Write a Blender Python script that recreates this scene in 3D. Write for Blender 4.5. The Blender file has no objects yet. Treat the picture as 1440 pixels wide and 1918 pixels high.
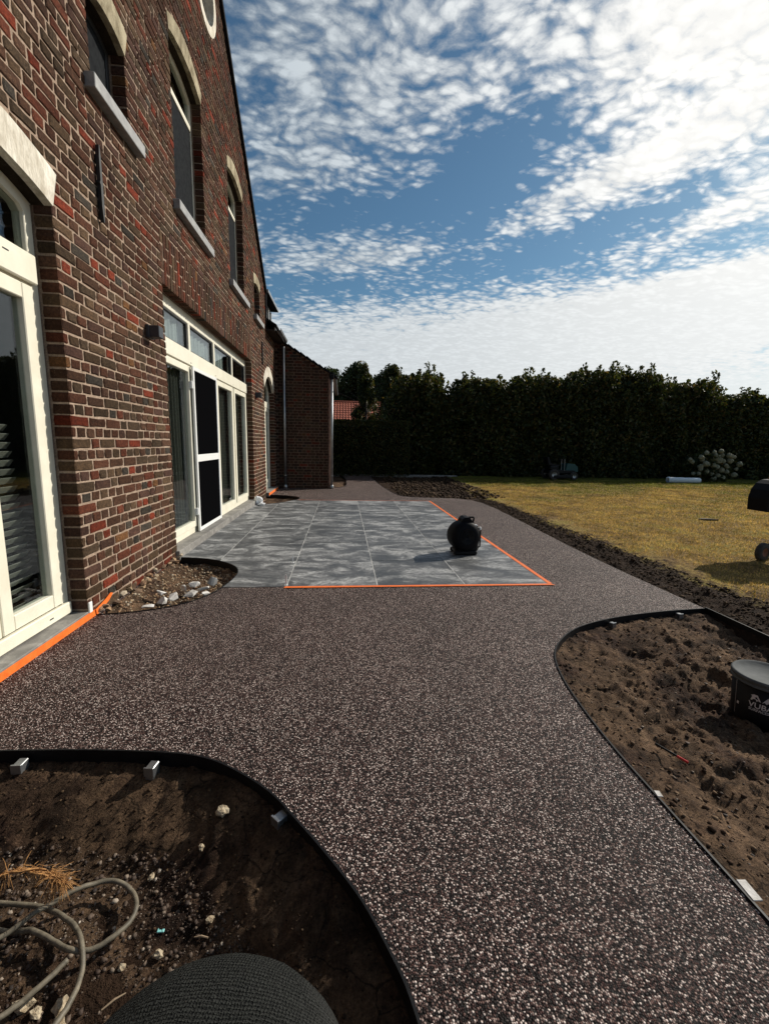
import bpy, bmesh, math, random
import numpy as np
from mathutils import Vector, Matrix
from mathutils.geometry import delaunay_2d_cdt, tessellate_polygon
R = math.radians
random.seed(7); NPR = np.random.RandomState(7)
SC = bpy.context.scene
COL = SC.collection

# ------------------------------------------------------------------ camera
YAW, PITCH, ROLL = R(5.517), R(8.990), R(1.1725)
FW = Vector((math.sin(YAW)*math.cos(PITCH), math.cos(YAW)*math.cos(PITCH), -math.sin(PITCH)))
R0 = Vector((math.cos(YAW), -math.sin(YAW), 0)); U0 = R0.cross(FW)
RT = math.cos(ROLL)*R0 + math.sin(ROLL)*U0
UP = -math.sin(ROLL)*R0 + math.cos(ROLL)*U0
CAMZ = 1.25
cd = bpy.data.cameras.new('camera'); cam = bpy.data.objects.new('camera', cd); COL.objects.link(cam)
cam.matrix_world = Matrix(((RT.x, UP.x, -FW.x, 0), (RT.y, UP.y, -FW.y, 0), (RT.z, UP.z, -FW.z, CAMZ), (0, 0, 0, 1)))
cd.sensor_fit = 'HORIZONTAL'; cd.sensor_width = 36; cd.lens = 820.93/1440*36
cd.clip_start = .02; cd.clip_end = 2000
SC.camera = cam

# ------------------------------------------------------------------ light
SUND = Vector((1, .53, .71)).normalized()
SUN_EL = math.asin(SUND.z); SUN_AZ = math.atan2(SUND.x, SUND.y)
sl = bpy.data.lights.new('sun', 'SUN'); sl.energy = 5.0; sl.angle = R(.53); sl.color = (1, .93, .82)
sun = bpy.data.objects.new('sun', sl); COL.objects.link(sun)
sun.rotation_euler = SUND.to_track_quat('Z', 'Y').to_euler()
SC.view_settings.view_transform = 'Standard'; SC.view_settings.look = 'None'
SC.view_settings.exposure = 0.0; SC.view_settings.gamma = 1; SC.view_settings.use_curve_mapping = False
SKY_STRENGTH = .06

class NT:
    """small helper to write node trees"""
    def __init__(s, tree): s.t = tree; s.n = tree.nodes; s.l = tree.links
    def add(s, typ, **kw):
        nd = s.n.new(typ)
        for k, v in kw.items():
            if k.startswith('i_'):
                key = k[2:]; key = int(key) if key.isdigit() else key.replace('_', ' ')
                s.set(nd, key, v)
            else: setattr(nd, k, v)
        return nd
    def set(s, nd, key, v):
        if isinstance(v, bpy.types.NodeSocket): s.l.new(v, nd.inputs[key])
        elif isinstance(v, bpy.types.Node): s.l.new(v.outputs[0], nd.inputs[key])
        else: nd.inputs[key].default_value = v
    def math(s, op, a, b=0.0, c=0.0, clamp=False):
        m = s.n.new('ShaderNodeMath'); m.operation = op; m.use_clamp = clamp
        s.set(m, 0, a); s.set(m, 1, b); s.set(m, 2, c); return m.outputs[0]
    def ramp(s, fac, stops, interp='LINEAR'):
        r = s.n.new('ShaderNodeValToRGB'); r.color_ramp.interpolation = interp
        e = r.color_ramp.elements
        while len(e) < len(stops): e.new(.5)
        for el, (p, c) in zip(e, stops):
            el.position = p; el.color = (c[0], c[1], c[2], 1) if not isinstance(c, (int, float)) else (c, c, c, 1)
        s.set(r, 0, fac); return r.outputs[0]
    def noise(s, vec, scale, detail=4, rough=.55, dist=0, dim='3D'):
        nn = s.n.new('ShaderNodeTexNoise'); nn.noise_dimensions = dim
        if vec is not None: s.set(nn, 'Vector', vec)
        s.set(nn, 'Scale', scale); s.set(nn, 'Detail', detail); s.set(nn, 'Roughness', rough); s.set(nn, 'Distortion', dist)
        return nn.outputs[0]
    def mix(s, f, a, b, typ='MIX'):
        m = s.n.new('ShaderNodeMix'); m.data_type = 'RGBA'; m.blend_type = typ
        s.set(m, 0, f); s.set(m, 6, a if isinstance(a, bpy.types.NodeSocket) else (*a, 1)[:4])
        s.set(m, 7, b if isinstance(b, bpy.types.NodeSocket) else (*b, 1)[:4]); return m.outputs[2]
    def bump(s, h, strength=.3, dist=.01):
        b = s.n.new('ShaderNodeBump'); s.set(b, 'Strength', strength); s.set(b, 'Distance', dist); s.set(b, 'Height', h)
        return b.outputs[0]

def make_world():
    w = bpy.data.worlds.new('World'); SC.world = w; w.use_nodes = True
    t = NT(w.node_tree); t.n.clear()
    sky = t.add('ShaderNodeTexSky', sky_type='NISHITA', sun_disc=False, sun_elevation=SUN_EL, sun_rotation=SUN_AZ)
    sky.altitude = 50; sky.air_density = 1.0; sky.dust_density = .6; sky.ozone_density = 2.5
    geo = t.add('ShaderNodeNewGeometry')
    dirn = t.add('ShaderNodeVectorMath', operation='SCALE'); t.set(dirn, 0, geo.outputs['Incoming']); dirn.inputs[3].default_value = -1
    sp = t.add('ShaderNodeSeparateXYZ'); t.set(sp, 0, dirn)
    x, y, z = sp.outputs
    zc = t.math('MAXIMUM', z, .0)
    den = t.math('ADD', zc, .10)
    u = t.math('DIVIDE', x, den); v = t.math('DIVIDE', y, den)
    # clouds lie on a flat layer: plane coordinates of the view direction
    az = t.math('MULTIPLY', t.math('ARCTAN2', x, y), 57.2958)
    el = t.math('MULTIPLY', t.math('ARCSINE', z), 57.2958)
    cv = t.add('ShaderNodeCombineXYZ'); t.set(cv, 0, u); t.set(cv, 1, v)
    def rot(vec, ang, sx, sy):
        m = t.add('ShaderNodeMapping'); t.set(m, 'Vector', vec); m.inputs['Rotation'].default_value = (0, 0, R(ang)); m.inputs['Scale'].default_value = (sx, sy, 1)
        return m.outputs[0]
    base = t.noise(rot(cv.outputs[0], 20, 1, 1.5), 1.7, 4, .55, .2)
    warp = t.add('ShaderNodeTexNoise'); t.set(warp, 'Vector', cv.outputs[0]); t.set(warp, 'Scale', 5.0); t.set(warp, 'Detail', 3.0)
    wv = t.add('ShaderNodeVectorMath', operation='MULTIPLY_ADD'); t.set(wv, 0, warp.outputs['Color']); wv.inputs[1].default_value = (.10, .10, 0); t.set(wv, 2, cv.outputs[0])
    def puffs(scale, ang, sy):
        v_ = t.add('ShaderNodeTexVoronoi', feature='SMOOTH_F1'); t.set(v_, 'Vector', rot(wv.outputs[0], ang, 1, sy)); t.set(v_, 'Scale', scale); t.set(v_, 'Smoothness', .25)
        return t.math('SUBTRACT', .55, v_.outputs['Distance'])
    cells = puffs(13.0, 38, 1.45); cells2 = puffs(30.0, 32, 1.35)
    mid = t.noise(rot(wv.outputs[0], 25, 1, 1.3), 7, 7, .62, .05)
    fine = t.noise(rot(wv.outputs[0], -20, 1, 1.2), 30, 6, .68, .05)
    def blob(a0, e0, ra, re, ang, amp):
        ca, sa = math.cos(R(ang)), math.sin(R(ang))
        da = t.math('SUBTRACT', az, a0); de = t.math('SUBTRACT', el, e0)
        p = t.math('ADD', t.math('MULTIPLY', da, ca/ra), t.math('MULTIPLY', de, sa/ra))
        q = t.math('ADD', t.math('MULTIPLY', da, -sa/re), t.math('MULTIPLY', de, ca/re))
        d2 = t.math('ADD', t.math('MULTIPLY', p, p), t.math('MULTIPLY', q, q))
        return t.math('MULTIPLY', t.math('EXPONENT', t.math('MULTIPLY', d2, -1)), amp)
    blobs = [(0, 37, 17, 7.5, 4, .34), (-6, 29, 8, 3, 20, .16), (36, 36.5, 15, 6, 0, .52), (60, 34, 26, 12, 0, .55), (34, 27.2, 15, 1.9, 12, .60), (41, 22.2, 6, 1.5, 14, .50), (40, 19.0, 8, 1.2, 8, -.45), (2, 21.0, 11, 1.7, 9, .50),
             (17, 28.5, 9, 3.2, 22, -.62), (0, 25.3, 12, 1.5, 4, -.34), (26, 21.4, 14, 1.7, 9, -.50), (-6, 17.6, 9, 1.7, 4, -.36), (16, 23.5, 5, 1.6, 25, -.3), (14, 18.6, 9, 1.0, 3, -.05), (42, 14.0, 24, 4.2, 5, .95), (10, 11.0, 42, 4.8, 3, .95), (0, 4, 90, 4.5, 0, .75),
             (46, 6.0, 12, 1.6, 6, -.40), (120, 40, 50, 30, 0, .10), (-140, 30, 80, 50, 0, -.30)]  # last entry clears unseen clouds behind the camera to lower the ambient light
    cov = t.math('MULTIPLY', t.math('SUBTRACT', base, .52), .55)
    for b in blobs: cov = t.math('ADD', cov, blob(*b))
    det = t.math('ADD', t.math('MULTIPLY', cells, .60), t.math('MULTIPLY', cells2, .55))
    det = t.math('ADD', det, t.math('MULTIPLY', t.math('SUBTRACT', mid, .5), .85))
    det = t.math('ADD', det, t.math('MULTIPLY', t.math('SUBTRACT', fine, .5), .80))
    dens = t.math('ADD', cov, t.math('MULTIPLY', t.math('SUBTRACT', det, .17), 1.0))
    mask = t.ramp(t.math('ADD', dens, .55), [(.32, 0), (.52, .25), (.78, .74), (1.05, .98)])
    dt = t.add('ShaderNodeVectorMath', operation='DOT_PRODUCT'); t.set(dt, 0, dirn); dt.inputs[1].default_value = SUND
    glow = t.math('POWER', t.math('MAXIMUM', dt.outputs['Value'], 0), 3.5)
    glow = t.math('MULTIPLY', glow, 1.35, clamp=True)
    cc = t.mix(glow, (7.0, 8.2, 9.2), (18.0, 17.8, 17.2))
    low = t.ramp(t.math('MULTIPLY', el, .01), [(.0, 1), (.14, .8), (.24, 0)])
    cc = t.mix(t.math('MULTIPLY', low, .6), cc, (14.0, 14.5, 14.6))
    thin = t.ramp(t.math('ADD', det, .38), [(.30, .74), (.75, 1.12)])
    thin = t.mix(t.math('MULTIPLY', glow, .6), thin, (1.02, 1.02, 1.02))
    cc = t.mix(1, cc, t.mix(t.math('MULTIPLY', low, .72), thin, (1, 1, 1)), 'MULTIPLY')
    mask = t.math('MAXIMUM', mask, t.ramp(t.math('ADD', t.math('MULTIPLY', t.math('SUBTRACT', 15.5, el), .10), t.math('MULTIPLY', dens, .35)), [(.35, 0), (.85, .90)]))
    skyc = t.mix(1, sky.outputs[0], (.92, 1.24, 1.26), 'MULTIPLY')
    col = t.mix(mask, skyc, cc)
    bg = t.add('ShaderNodeBackground'); t.set(bg, 0, col); bg.inputs[1].default_value = SKY_STRENGTH
    out = t.add('ShaderNodeOutputWorld'); t.l.new(bg.outputs[0], out.inputs[0])
make_world()

# ------------------------------------------------------------------ materials
MATS = {}
def mat(name, color=(.5, .5, .5), rough=.6, metal=0, spec=.5, fn=None):
    if name in MATS: return MATS[name]
    m = bpy.data.materials.new(name); m.use_nodes = True
    t = NT(m.node_tree); b = m.node_tree.nodes['Principled BSDF']
    b.inputs['Base Color'].default_value = (*color, 1); b.inputs['Roughness'].default_value = rough
    b.inputs['Metallic'].default_value = metal; b.inputs['Specular IOR Level'].default_value = spec
    if fn: fn(t, b)
    MATS[name] = m; return m
def pos(t): return t.add('ShaderNodeNewGeometry').outputs['Position']
def worn(c1, c2, scale=8, bscale=60, bs=.15, bd=.004, stretch=None, rough=None):
    def fn(t, b):
        p = pos(t)
        if stretch:
            m = t.add('ShaderNodeMapping'); t.set(m, 'Vector', p); m.inputs['Scale'].default_value = stretch; p = m.outputs[0]
        n = t.noise(p, scale, 6, .65, .3)
        t.set(b, 'Base Color', t.ramp(n, [(.3, c1), (.7, c2)]))
        t.set(b, 'Normal', t.bump(t.noise(p, bscale, 4), bs, bd))
        if rough: t.set(b, 'Roughness', t.ramp(n, [(.3, rough[0]), (.7, rough[1])]))
    return fn
BRICK_RAMP = [(0, (.056, .030, .022)), (.13, (.066, .037, .028)), (.28, (.055, .031, .027)), (.42, (.070, .046, .032)), (.56, (.056, .039, .029)),
              (.69, (.040, .035, .033)), (.725, (.064, .029, .021)), (.87, (.084, .029, .020)), (.945, (.125, .027, .017)), (.988, (.115, .058, .030))]
def brick_fn(dark=1.0, redder=False):
    def fn(t, b):
        g = t.add('ShaderNodeNewGeometry'); oi = t.add('ShaderNodeObjectInfo')
        r = t.math('FRACT', t.math('ADD', g.outputs['Random Per Island'], oi.outputs['Random']))
        r2 = t.math('FRACT', t.math('MULTIPLY', r, 37.7))
        base = t.ramp(r, BRICK_RAMP, 'CONSTANT')
        p = g.outputs['Position']
        n1 = t.noise(p, 60, 7, .78); n2 = t.noise(p, 160, 3, .6)
        c = t.mix(1, base, t.ramp(n1, [(.32, (.52, .52, .52)), (.5, (1, 1, 1)), (.66, (1.8, 1.7, 1.5))]), 'MULTIPLY')
        c = t.mix(1, c, t.ramp(r2, [(0, (.66, .64, .56)), (1, (1.25, 1.2, 1.06))]), 'MULTIPLY')
        lime = t.math('MULTIPLY', t.ramp(n2, [(.60, 0), (.74, 1)]), t.ramp(t.noise(p, 9, 3), [(.5, 0), (.68, .75)]))
        c = t.mix(lime, c, (.33, .26, .18))
        c = t.mix(1, c, t.ramp(t.noise(p, 1.1, 5, .6), [(.35, .88), (.65, 1.38)]), 'MULTIPLY')
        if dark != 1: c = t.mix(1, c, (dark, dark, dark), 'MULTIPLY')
        t.set(b, 'Base Color', c)
        hh = t.math('ADD', n1, t.math('MULTIPLY', n2, .5))
        t.set(b, 'Normal', t.bump(hh, .95, .009))
    return fn
M_BRICK = mat('old_brick', rough=.95, spec=.08, fn=brick_fn())
M_BRICKD = mat('shade_painted_brick', rough=.9, spec=.2, fn=brick_fn(.6))  # brick copy darkened: shade of the lean-to front is in the colour
def mortar_fn(c1, c2, sp=None):
    def fn(t, b):
        p = pos(t); n = t.noise(p, 14, 6, .7); n2 = t.noise(p, 120, 4)
        t.set(b, 'Base Color', t.mix(t.ramp(n2, [(.35, 0), (.65, .6)]), t.ramp(n, [(.3, c1), (.7, c2)]), sp or tuple(q*.5 for q in c1)))
        t.set(b, 'Normal', t.bump(t.math('ADD', n, n2), .8, .006))
    return fn
M_MORTAR = mat('lime_mortar', rough=.95, spec=.1, fn=mortar_fn((.30, .215, .158), (.50, .38, .29)))
M_MORTARD = mat('shade_painted_mortar', rough=.95, spec=.1, fn=mortar_fn((.14, .095, .07), (.22, .15, .11)))  # mortar copy darkened the same way, carrying the lean-to's shade
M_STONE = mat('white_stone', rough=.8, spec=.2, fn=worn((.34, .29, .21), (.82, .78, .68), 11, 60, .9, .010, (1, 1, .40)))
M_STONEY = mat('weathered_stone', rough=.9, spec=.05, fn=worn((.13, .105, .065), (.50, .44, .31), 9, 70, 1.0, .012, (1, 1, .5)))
M_BLUE = mat('blue_stone', rough=.6, fn=worn((.17, .17, .175), (.32, .32, .31), 12, 90, .3, .002))
def conc_fn(t, b):
    p = pos(t); n = t.noise(p, 7, 7, .7, .4); n2 = t.noise(p, 60, 4)
    c = t.ramp(n, [(.25, (.09, .085, .08)), (.5, (.19, .18, .165)), (.75, (.34, .32, .29))])
    t.set(b, 'Base Color', c); t.set(b, 'Normal', t.bump(n2, .4, .003))
M_CONC = mat('threshold_stone', rough=.7, fn=conc_fn)
M_FRAME = mat('cream_frame_paint', (.78, .74, .60), .35, fn=worn((.70, .66, .53), (.80, .77, .64), 5, 30, .06, .001))
M_WHITE = mat('white_lacquer', (.78, .78, .76), .35)
M_BLACK = mat('black_plastic', (.005, .005, .006), .5, spec=.2, fn=worn((.0035, .0035, .004), (.009, .009, .010), 30, 90, .1, .001))
M_BLKMET = mat('black_iron', (.012, .012, .012), .6)
M_LAMP = mat('anthracite_metal', (.035, .038, .045), .45, .2)
M_ZINC = mat('zinc', (.32, .33, .34), .38, .85, fn=worn((.24, .25, .26), (.40, .41, .42), 6, 40, .08, .001))
M_SLATE = mat('dark_slate', (.012, .012, .013), .9, spec=.1)
M_SCREEN = mat('insect_mesh', (.003, .003, .0035), 1.0, spec=.0)
def blind_fn(t, b):
    p = pos(t); w = t.add('ShaderNodeTexWave', wave_type='BANDS', bands_direction='Y'); t.set(w, 'Vector', p); t.set(w, 'Scale', 38.0); t.set(w, 'Distortion', 1.2)
    t.set(b, 'Base Color', t.ramp(t.noise(p, 25, 4), [(.3, (.013, .014, .016)), (.7, (.024, .026, .028))])); t.set(b, 'Normal', t.bump(w.outputs[0], .2, .002))
M_BLIND = mat('grey_roller_blind', rough=1.0, spec=.03, fn=blind_fn)
M_CURTAIN = mat('sheer_curtain', (.50, .51, .50), .9, spec=.1)
M_CURTD = mat('lined_curtain', (.085, .080, .068), .9, spec=.1)
M_GAPC = mat('dark_curtain', (.04, .038, .036), .9)
M_SLAT = mat('wood_slat', (.30, .28, .24), .6)
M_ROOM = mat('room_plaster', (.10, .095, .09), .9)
M_GAP = mat('rubber_seal', (.012, .012, .012), .6)
def glass_fn():
    m = bpy.data.materials.new('window_glass'); m.use_nodes = True; t = NT(m.node_tree); t.n.clear()
    tr = t.add('ShaderNodeBsdfTransparent'); tr.inputs[0].default_value = (.80, .84, .83, 1)
    gl = t.add('ShaderNodeBsdfGlossy'); gl.inputs['Roughness'].default_value = .01; gl.inputs[0].default_value = (.95, .97, 1, 1)
    t.set(gl, 'Normal', t.bump(t.noise(pos(t), 3.5, 1), .05, .01))
    fr = t.add('ShaderNodeLayerWeight').outputs['Facing']; fr = t.math('ADD', t.math('MULTIPLY', t.math('POWER', fr, 4.5), .62), .045)
    mx = t.add('ShaderNodeMixShader'); t.set(mx, 0, t.math('MULTIPLY', fr, 1.0, clamp=True)); t.l.new(tr.outputs[0], mx.inputs[1]); t.l.new(gl.outputs[0], mx.inputs[2])
    o = t.add('ShaderNodeOutputMaterial'); t.l.new(mx.outputs[0], o.inputs[0]); return m
M_GLASS = glass_fn()
M_TAPE = mat('orange_tape', (.85, .16, .02), .5, fn=worn((.78, .13, .015), (.88, .20, .03), 22, 120, .15, .002))
def resin_fn(t, b):
    p = pos(t)
    v = t.add('ShaderNodeTexVoronoi', feature='F1'); t.set(v, 'Vector', p); t.set(v, 'Scale', 210.0); t.set(v, 'Randomness', 1.0)
    sep = t.add('ShaderNodeSeparateColor'); t.set(sep, 0, v.outputs['Color'])
    c = t.ramp(sep.outputs[0], [(0, (.007, .003, .003)), (.28, (.026, .011, .010)), (.46, (.060, .029, .025)), (.60, (.13, .080, .069)), (.72, (.29, .225, .20)), (.88, (.66, .59, .54))], 'CONSTANT')
    gap = t.ramp(v.outputs['Distance'], [(.36, 1), (.75, .06)])
    c = t.mix(1, c, gap, 'MULTIPLY')
    big = t.ramp(t.noise(p, 1.3, 7, .7), [(.3, .74), (.5, 1.0), (.7, 1.22)])
    c = t.mix(1, c, big, 'MULTIPLY'); c = t.mix(1, c, (1.04, .97, .95), 'MULTIPLY')
    t.set(b, 'Base Color', c)
    h = t.math('SUBTRACT', 1, v.outputs['Distance'])
    t.set(b, 'Normal', t.bump(t.math('ADD', h, t.math('MULTIPLY', sep.outputs[1], .8)), .9, .004))
    t.set(b, 'Roughness', t.ramp(sep.outputs[2], [(0, .5), (1, .8)]))
    b.inputs['Specular IOR Level'].default_value = .18
M_RESIN = mat('resin_bound_gravel', rough=.45, fn=resin_fn)
def tile_fn(t, b):
    g = t.add('ShaderNodeNewGeometry'); oi = t.add('ShaderNodeObjectInfo')
    ad = t.add('ShaderNodeVectorMath', operation='ADD'); t.set(ad, 0, g.outputs['Position'])
    cmb = t.add('ShaderNodeCombineXYZ'); t.set(cmb, 2, t.math('MULTIPLY', oi.outputs['Random'], 40)); t.set(ad, 1, cmb)
    p = ad.outputs[0]
    mp = t.add('ShaderNodeMapping'); t.set(mp, 'Vector', p); mp.inputs['Scale'].default_value = (.8, 1.3, 1)
    n = t.noise(mp.outputs[0], 3.0, 9, .74, .7)
    n2 = t.noise(p, 30, 6, .75)
    base = t.ramp(n2, [(.3, (.036, .038, .041)), (.7, (.075, .079, .083))])
    haze = t.math('MULTIPLY', t.ramp(n, [(.42, .03), (.50, .25), (.60, 1)]), t.ramp(n2, [(.32, .25), (.65, 1)]))
    c = t.mix(haze, base, (.46, .46, .45))
    c = t.mix(1, c, t.ramp(oi.outputs['Random'], [(0, .85), (1, 1.12)]), 'MULTIPLY')
    t.set(b, 'Base Color', c); t.set(b, 'Roughness', t.ramp(n, [(.3, .42), (.7, .62)]))
    t.set(b, 'Normal', t.bump(n2, .15, .002))
M_TILE = mat('slate_look_tile', rough=.5, fn=tile_fn)
M_GROUTL = mat('light_grout', (.5, .5, .5), .9, fn=worn((.22, .22, .21), (.66, .65, .62), 7, 80, .2, .002))
M_GROUT = mat('tile_grout', (.03, .03, .03), .9, fn=worn((.012, .012, .013), (.035, .035, .036), 5, 80, .2, .002))
def soil_fn(sand_amt=.5, wet=1.0, cracks=False):
    def fn(t, b):
        p = pos(t); n = t.noise(p, 2.4, 6, .6, .3); n2 = t.noise(p, 22, 8, .78); n3 = t.noise(p, 110, 4, .7)
        dark = t.ramp(n2, [(.3, (.012, .007, .005)), (.55, (.048, .026, .017)), (.75, (.12, .072, .045))])
        sand = t.ramp(n2, [(.3, (.055, .032, .019)), (.6, (.14, .088, .052)), (.8, (.27, .18, .11))])
        c = t.mix(t.ramp(t.math('ADD', n, sand_amt-.5), [(.42, 0), (.58, 1)]), dark, sand)
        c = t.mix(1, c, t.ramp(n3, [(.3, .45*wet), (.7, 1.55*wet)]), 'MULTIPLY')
        c = t.mix(1, c, t.ramp(t.noise(p, 5.5, 6, .7, .6), [(.34, .40), (.52, 1.0), (.68, 1.5)]), 'MULTIPLY')
        if cracks:
            wn = t.add('ShaderNodeTexNoise'); t.set(wn, 'Vector', p); t.set(wn, 'Scale', 7.0); t.set(wn, 'Detail', 4.0)
            ma = t.add('ShaderNodeVectorMath', operation='MULTIPLY_ADD'); t.set(ma, 0, wn.outputs['Color']); ma.inputs[1].default_value = (.16, .16, .0); t.set(ma, 2, p)
            vc = t.add('ShaderNodeTexVoronoi', feature='DISTANCE_TO_EDGE'); t.set(vc, 'Vector', ma.outputs[0]); t.set(vc, 'Scale', 5.5)
            ck = t.ramp(vc.outputs['Distance'], [(.004, .35), (.018, 1)])
            c = t.mix(1, c, ck, 'MULTIPLY')
        t.set(b, 'Base Color', c)
        t.set(b, 'Normal', t.bump(t.math('ADD', n2, t.math('MULTIPLY', n3, .6)), 1.0, .02))
    return fn
M_SOIL = mat('dug_soil', rough=.95, spec=.15, fn=soil_fn(.54, 1.10, True))
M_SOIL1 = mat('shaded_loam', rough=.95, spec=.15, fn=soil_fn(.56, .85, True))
def lawn_fn(t, b):
    p = pos(t); sp = t.add('ShaderNodeSeparateXYZ'); t.set(sp, 0, p)
    n = t.noise(p, 1.1, 6, .65, .4); n2 = t.noise(p, 14, 7, .75); n3 = t.noise(p, 70, 3, .7)
    soil = t.ramp(n2, [(.3, (.012, .007, .004)), (.6, (.045, .026, .016)), (.8, (.10, .065, .04))])
    green = t.ramp(n3, [(.3, (.05, .058, .008)), (.7, (.19, .19, .035))])
    dry = t.ramp(n3, [(.3, (.17, .10, .04)), (.7, (.60, .40, .18))])
    far = t.math('MULTIPLY', t.math('SUBTRACT', sp.outputs[1], 12.2), .16, clamp=True)
    g = t.mix(t.math('ADD', t.ramp(t.math('ADD', t.math('MULTIPLY', n, .6), t.math('MULTIPLY', n2, .4)), [(.42, 0), (.62, .9)]), far, clamp=True), dry, green)
    g = t.mix(1, g, t.ramp(n2, [(.36, .28), (.50, .9), (.64, 1.35)]), 'MULTIPLY')
    g = t.mix(1, g, t.ramp(n, [(.40, .45), (.60, 1.2)]), 'MULTIPLY')
    # turf starts a little way in from the path and from the dug strip beyond it
    e1 = t.math('SUBTRACT', sp.outputs[0], t.math('ADD', 3.52, t.math('MULTIPLY', t.math('SUBTRACT', sp.outputs[1], 4), -.005)))
    e1 = t.math('ADD', e1, t.math('MULTIPLY', t.math('SUBTRACT', n2, .5), .9))
    e1 = t.math('ADD', e1, t.math('MULTIPLY', t.math('SUBTRACT', n, .5), .9))
    e2 = t.math('MULTIPLY', t.math('SUBTRACT', t.math('ADD', sp.outputs[0], t.math('MULTIPLY', t.math('MAXIMUM', t.math('SUBTRACT', sp.outputs[1], 10.6), 0), -.14)), 3.05), 3, clamp=True)
    msk = t.math('MULTIPLY', t.ramp(t.math('ADD', t.math('MULTIPLY', e1, 1.3), .5), [(.32, 0), (.62, 1)]), e2)
    t.set(b, 'Base Color', t.mix(msk, soil, t.mix(1, g, (1.25, 1.18, 1.1), 'MULTIPLY')))
    t.set(b, 'Normal', t.bump(t.math('ADD', n2, n3), 1.0, .03))
M_LAWN = mat('dry_lawn', rough=.95, spec=.1, fn=lawn_fn)
def rnd_fn(stops, interp='LINEAR', trans=0, nscale=60, con=(.6, 1.3)):
    def fn(t, b):
        g = t.add('ShaderNodeNewGeometry'); c = t.ramp(g.outputs['Random Per Island'], stops, interp)
        c = t.mix(1, c, t.ramp(t.noise(g.outputs['Position'], nscale, 6, .75), [(.35, con[0]), (.65, con[1])]), 'MULTIPLY')
        t.set(b, 'Base Color', c)
        t.set(b, 'Normal', t.bump(t.noise(g.outputs['Position'], nscale*2, 3), .4, .004))
        if trans:
            b.inputs['Subsurface Weight'].default_value = 0
            td = t.add('ShaderNodeBsdfTranslucent'); t.set(td, 0, t.mix(1, c, (1.15, 1.1, .6), 'MULTIPLY'))
            mx = t.add('ShaderNodeMixShader', i_0=trans); t.l.new(b.outputs[0], mx.inputs[1]); t.l.new(td.outputs[0], mx.inputs[2])
            o = [n for n in t.n if n.type == 'OUTPUT_MATERIAL'][0]; t.l.new(mx.outputs[0], o.inputs[0])
    return fn
M_LEAF = mat('hedge_leaf', rough=.55, spec=.3, fn=rnd_fn([(0, (.020, .032, .009)), (.5, (.045, .060, .017)), (.8, (.085, .088, .026)), (1, (.13, .085, .030))], trans=.38, nscale=3))
M_LEAF2 = mat('tree_leaf', rough=.55, spec=.3, fn=rnd_fn([(0, (.020, .034, .012)), (1, (.055, .080, .030))], trans=.22, nscale=3))
M_BARK = mat('bark', (.04, .03, .022), .9)
M_BLADE = mat('grass_blade', rough=.7, spec=.15, fn=rnd_fn([(0, (.09, .09, .015)), (.25, (.20, .17, .04)), (.4, (.34, .22, .085)), (1, (.78, .52, .24))], trans=.4, nscale=2.2, con=(.35, 1.5)))
M_BLADEG = mat('green_blade', rough=.7, spec=.15, fn=rnd_fn([(0, (.04, .055, .008)), (.7, (.15, .17, .025)), (1, (.42, .32, .10))], trans=.4, nscale=2.2, con=(.35, 1.5)))
M_PEB = mat('pebble', rough=.8, fn=rnd_fn([(0, (.018, .011, .008)), (.45, (.055, .033, .022)), (.78, (.12, .085, .06)), (.95, (.20, .155, .115)), (1, (.42, .36, .29))], nscale=90))
M_CLOD = mat('clod', rough=.95, spec=.1, fn=rnd_fn([(0, (.035, .020, .013)), (.5, (.085, .052, .033)), (1, (.20, .135, .085))], nscale=60))
M_CRUMB = mat('loam_crumb', rough=.95, spec=.1, fn=rnd_fn([(0, (.016, .010, .006)), (.6, (.045, .028, .017)), (1, (.11, .072, .042))], nscale=60))
M_RUBBLE = mat('white_rubble', rough=.85, fn=worn((.38, .35, .31), (.75, .73, .70), 20, 70, .6, .006))
M_FOUND = mat('foundation_rubble', rough=.95, fn=rnd_fn([(0, (.13, .085, .055)), (.4, (.26, .15, .08)), (.7, (.34, .25, .15)), (1, (.40, .34, .26))], nscale=50))
M_HOSE = mat('dirty_hose', rough=.6, fn=worn((.07, .060, .042), (.20, .17, .12), 40, 120, .3, .002))
M_ROPE = mat('orange_fibre', (.40, .18, .05), .9, fn=worn((.16, .07, .025), (.58, .30, .10), 60, 120, .3, .002))
M_RED = mat('red_plastic', (.55, .02, .02), .4)
M_STICK = mat('dry_stick', (.30, .22, .14), .8)
M_TEAL = mat('teal_paint', (.012, .065, .062), .6)
M_TEALP = mat('teal_chip', (.25, .62, .60), .5)
M_RUST = mat('rusty_tube', rough=.7, fn=worn((.10, .035, .018), (.20, .07, .03), 25, 80, .3, .002))
M_RUBBER = mat('worn_rubber', (.035, .03, .027), .85, fn=worn((.018, .016, .015), (.065, .052, .042), 25, 90, .4, .003))
M_DRUM = mat('black_enamel', (.0035, .0035, .005), .6, spec=.12)
M_LID = mat('bucket_lid', rough=.85, spec=.15, fn=worn((.07, .075, .075), (.12, .125, .125), 16, 50, .1, .001))
M_PRINT = mat('white_print', (.62, .56, .54), .6)
M_FLOWER = mat('cream_flower', rough=.8, fn=rnd_fn([(0, (.24, .23, .14)), (1, (.20, .195, .13))], nscale=30))
M_PANTILE = mat('red_pantile', rough=.7, fn=worn((.22, .045, .02), (.40, .095, .04), 3, 20, .3, .01))
M_TUBE = mat('white_tube', (.62, .68, .72), .5)
M_PAPER = mat('white_plastic_bag', (.75, .76, .78), .5)
M_SKIN = mat('skin', (.45, .28, .20), .6)
M_HAIR = mat('hair', (.03, .02, .015), .7)
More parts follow.
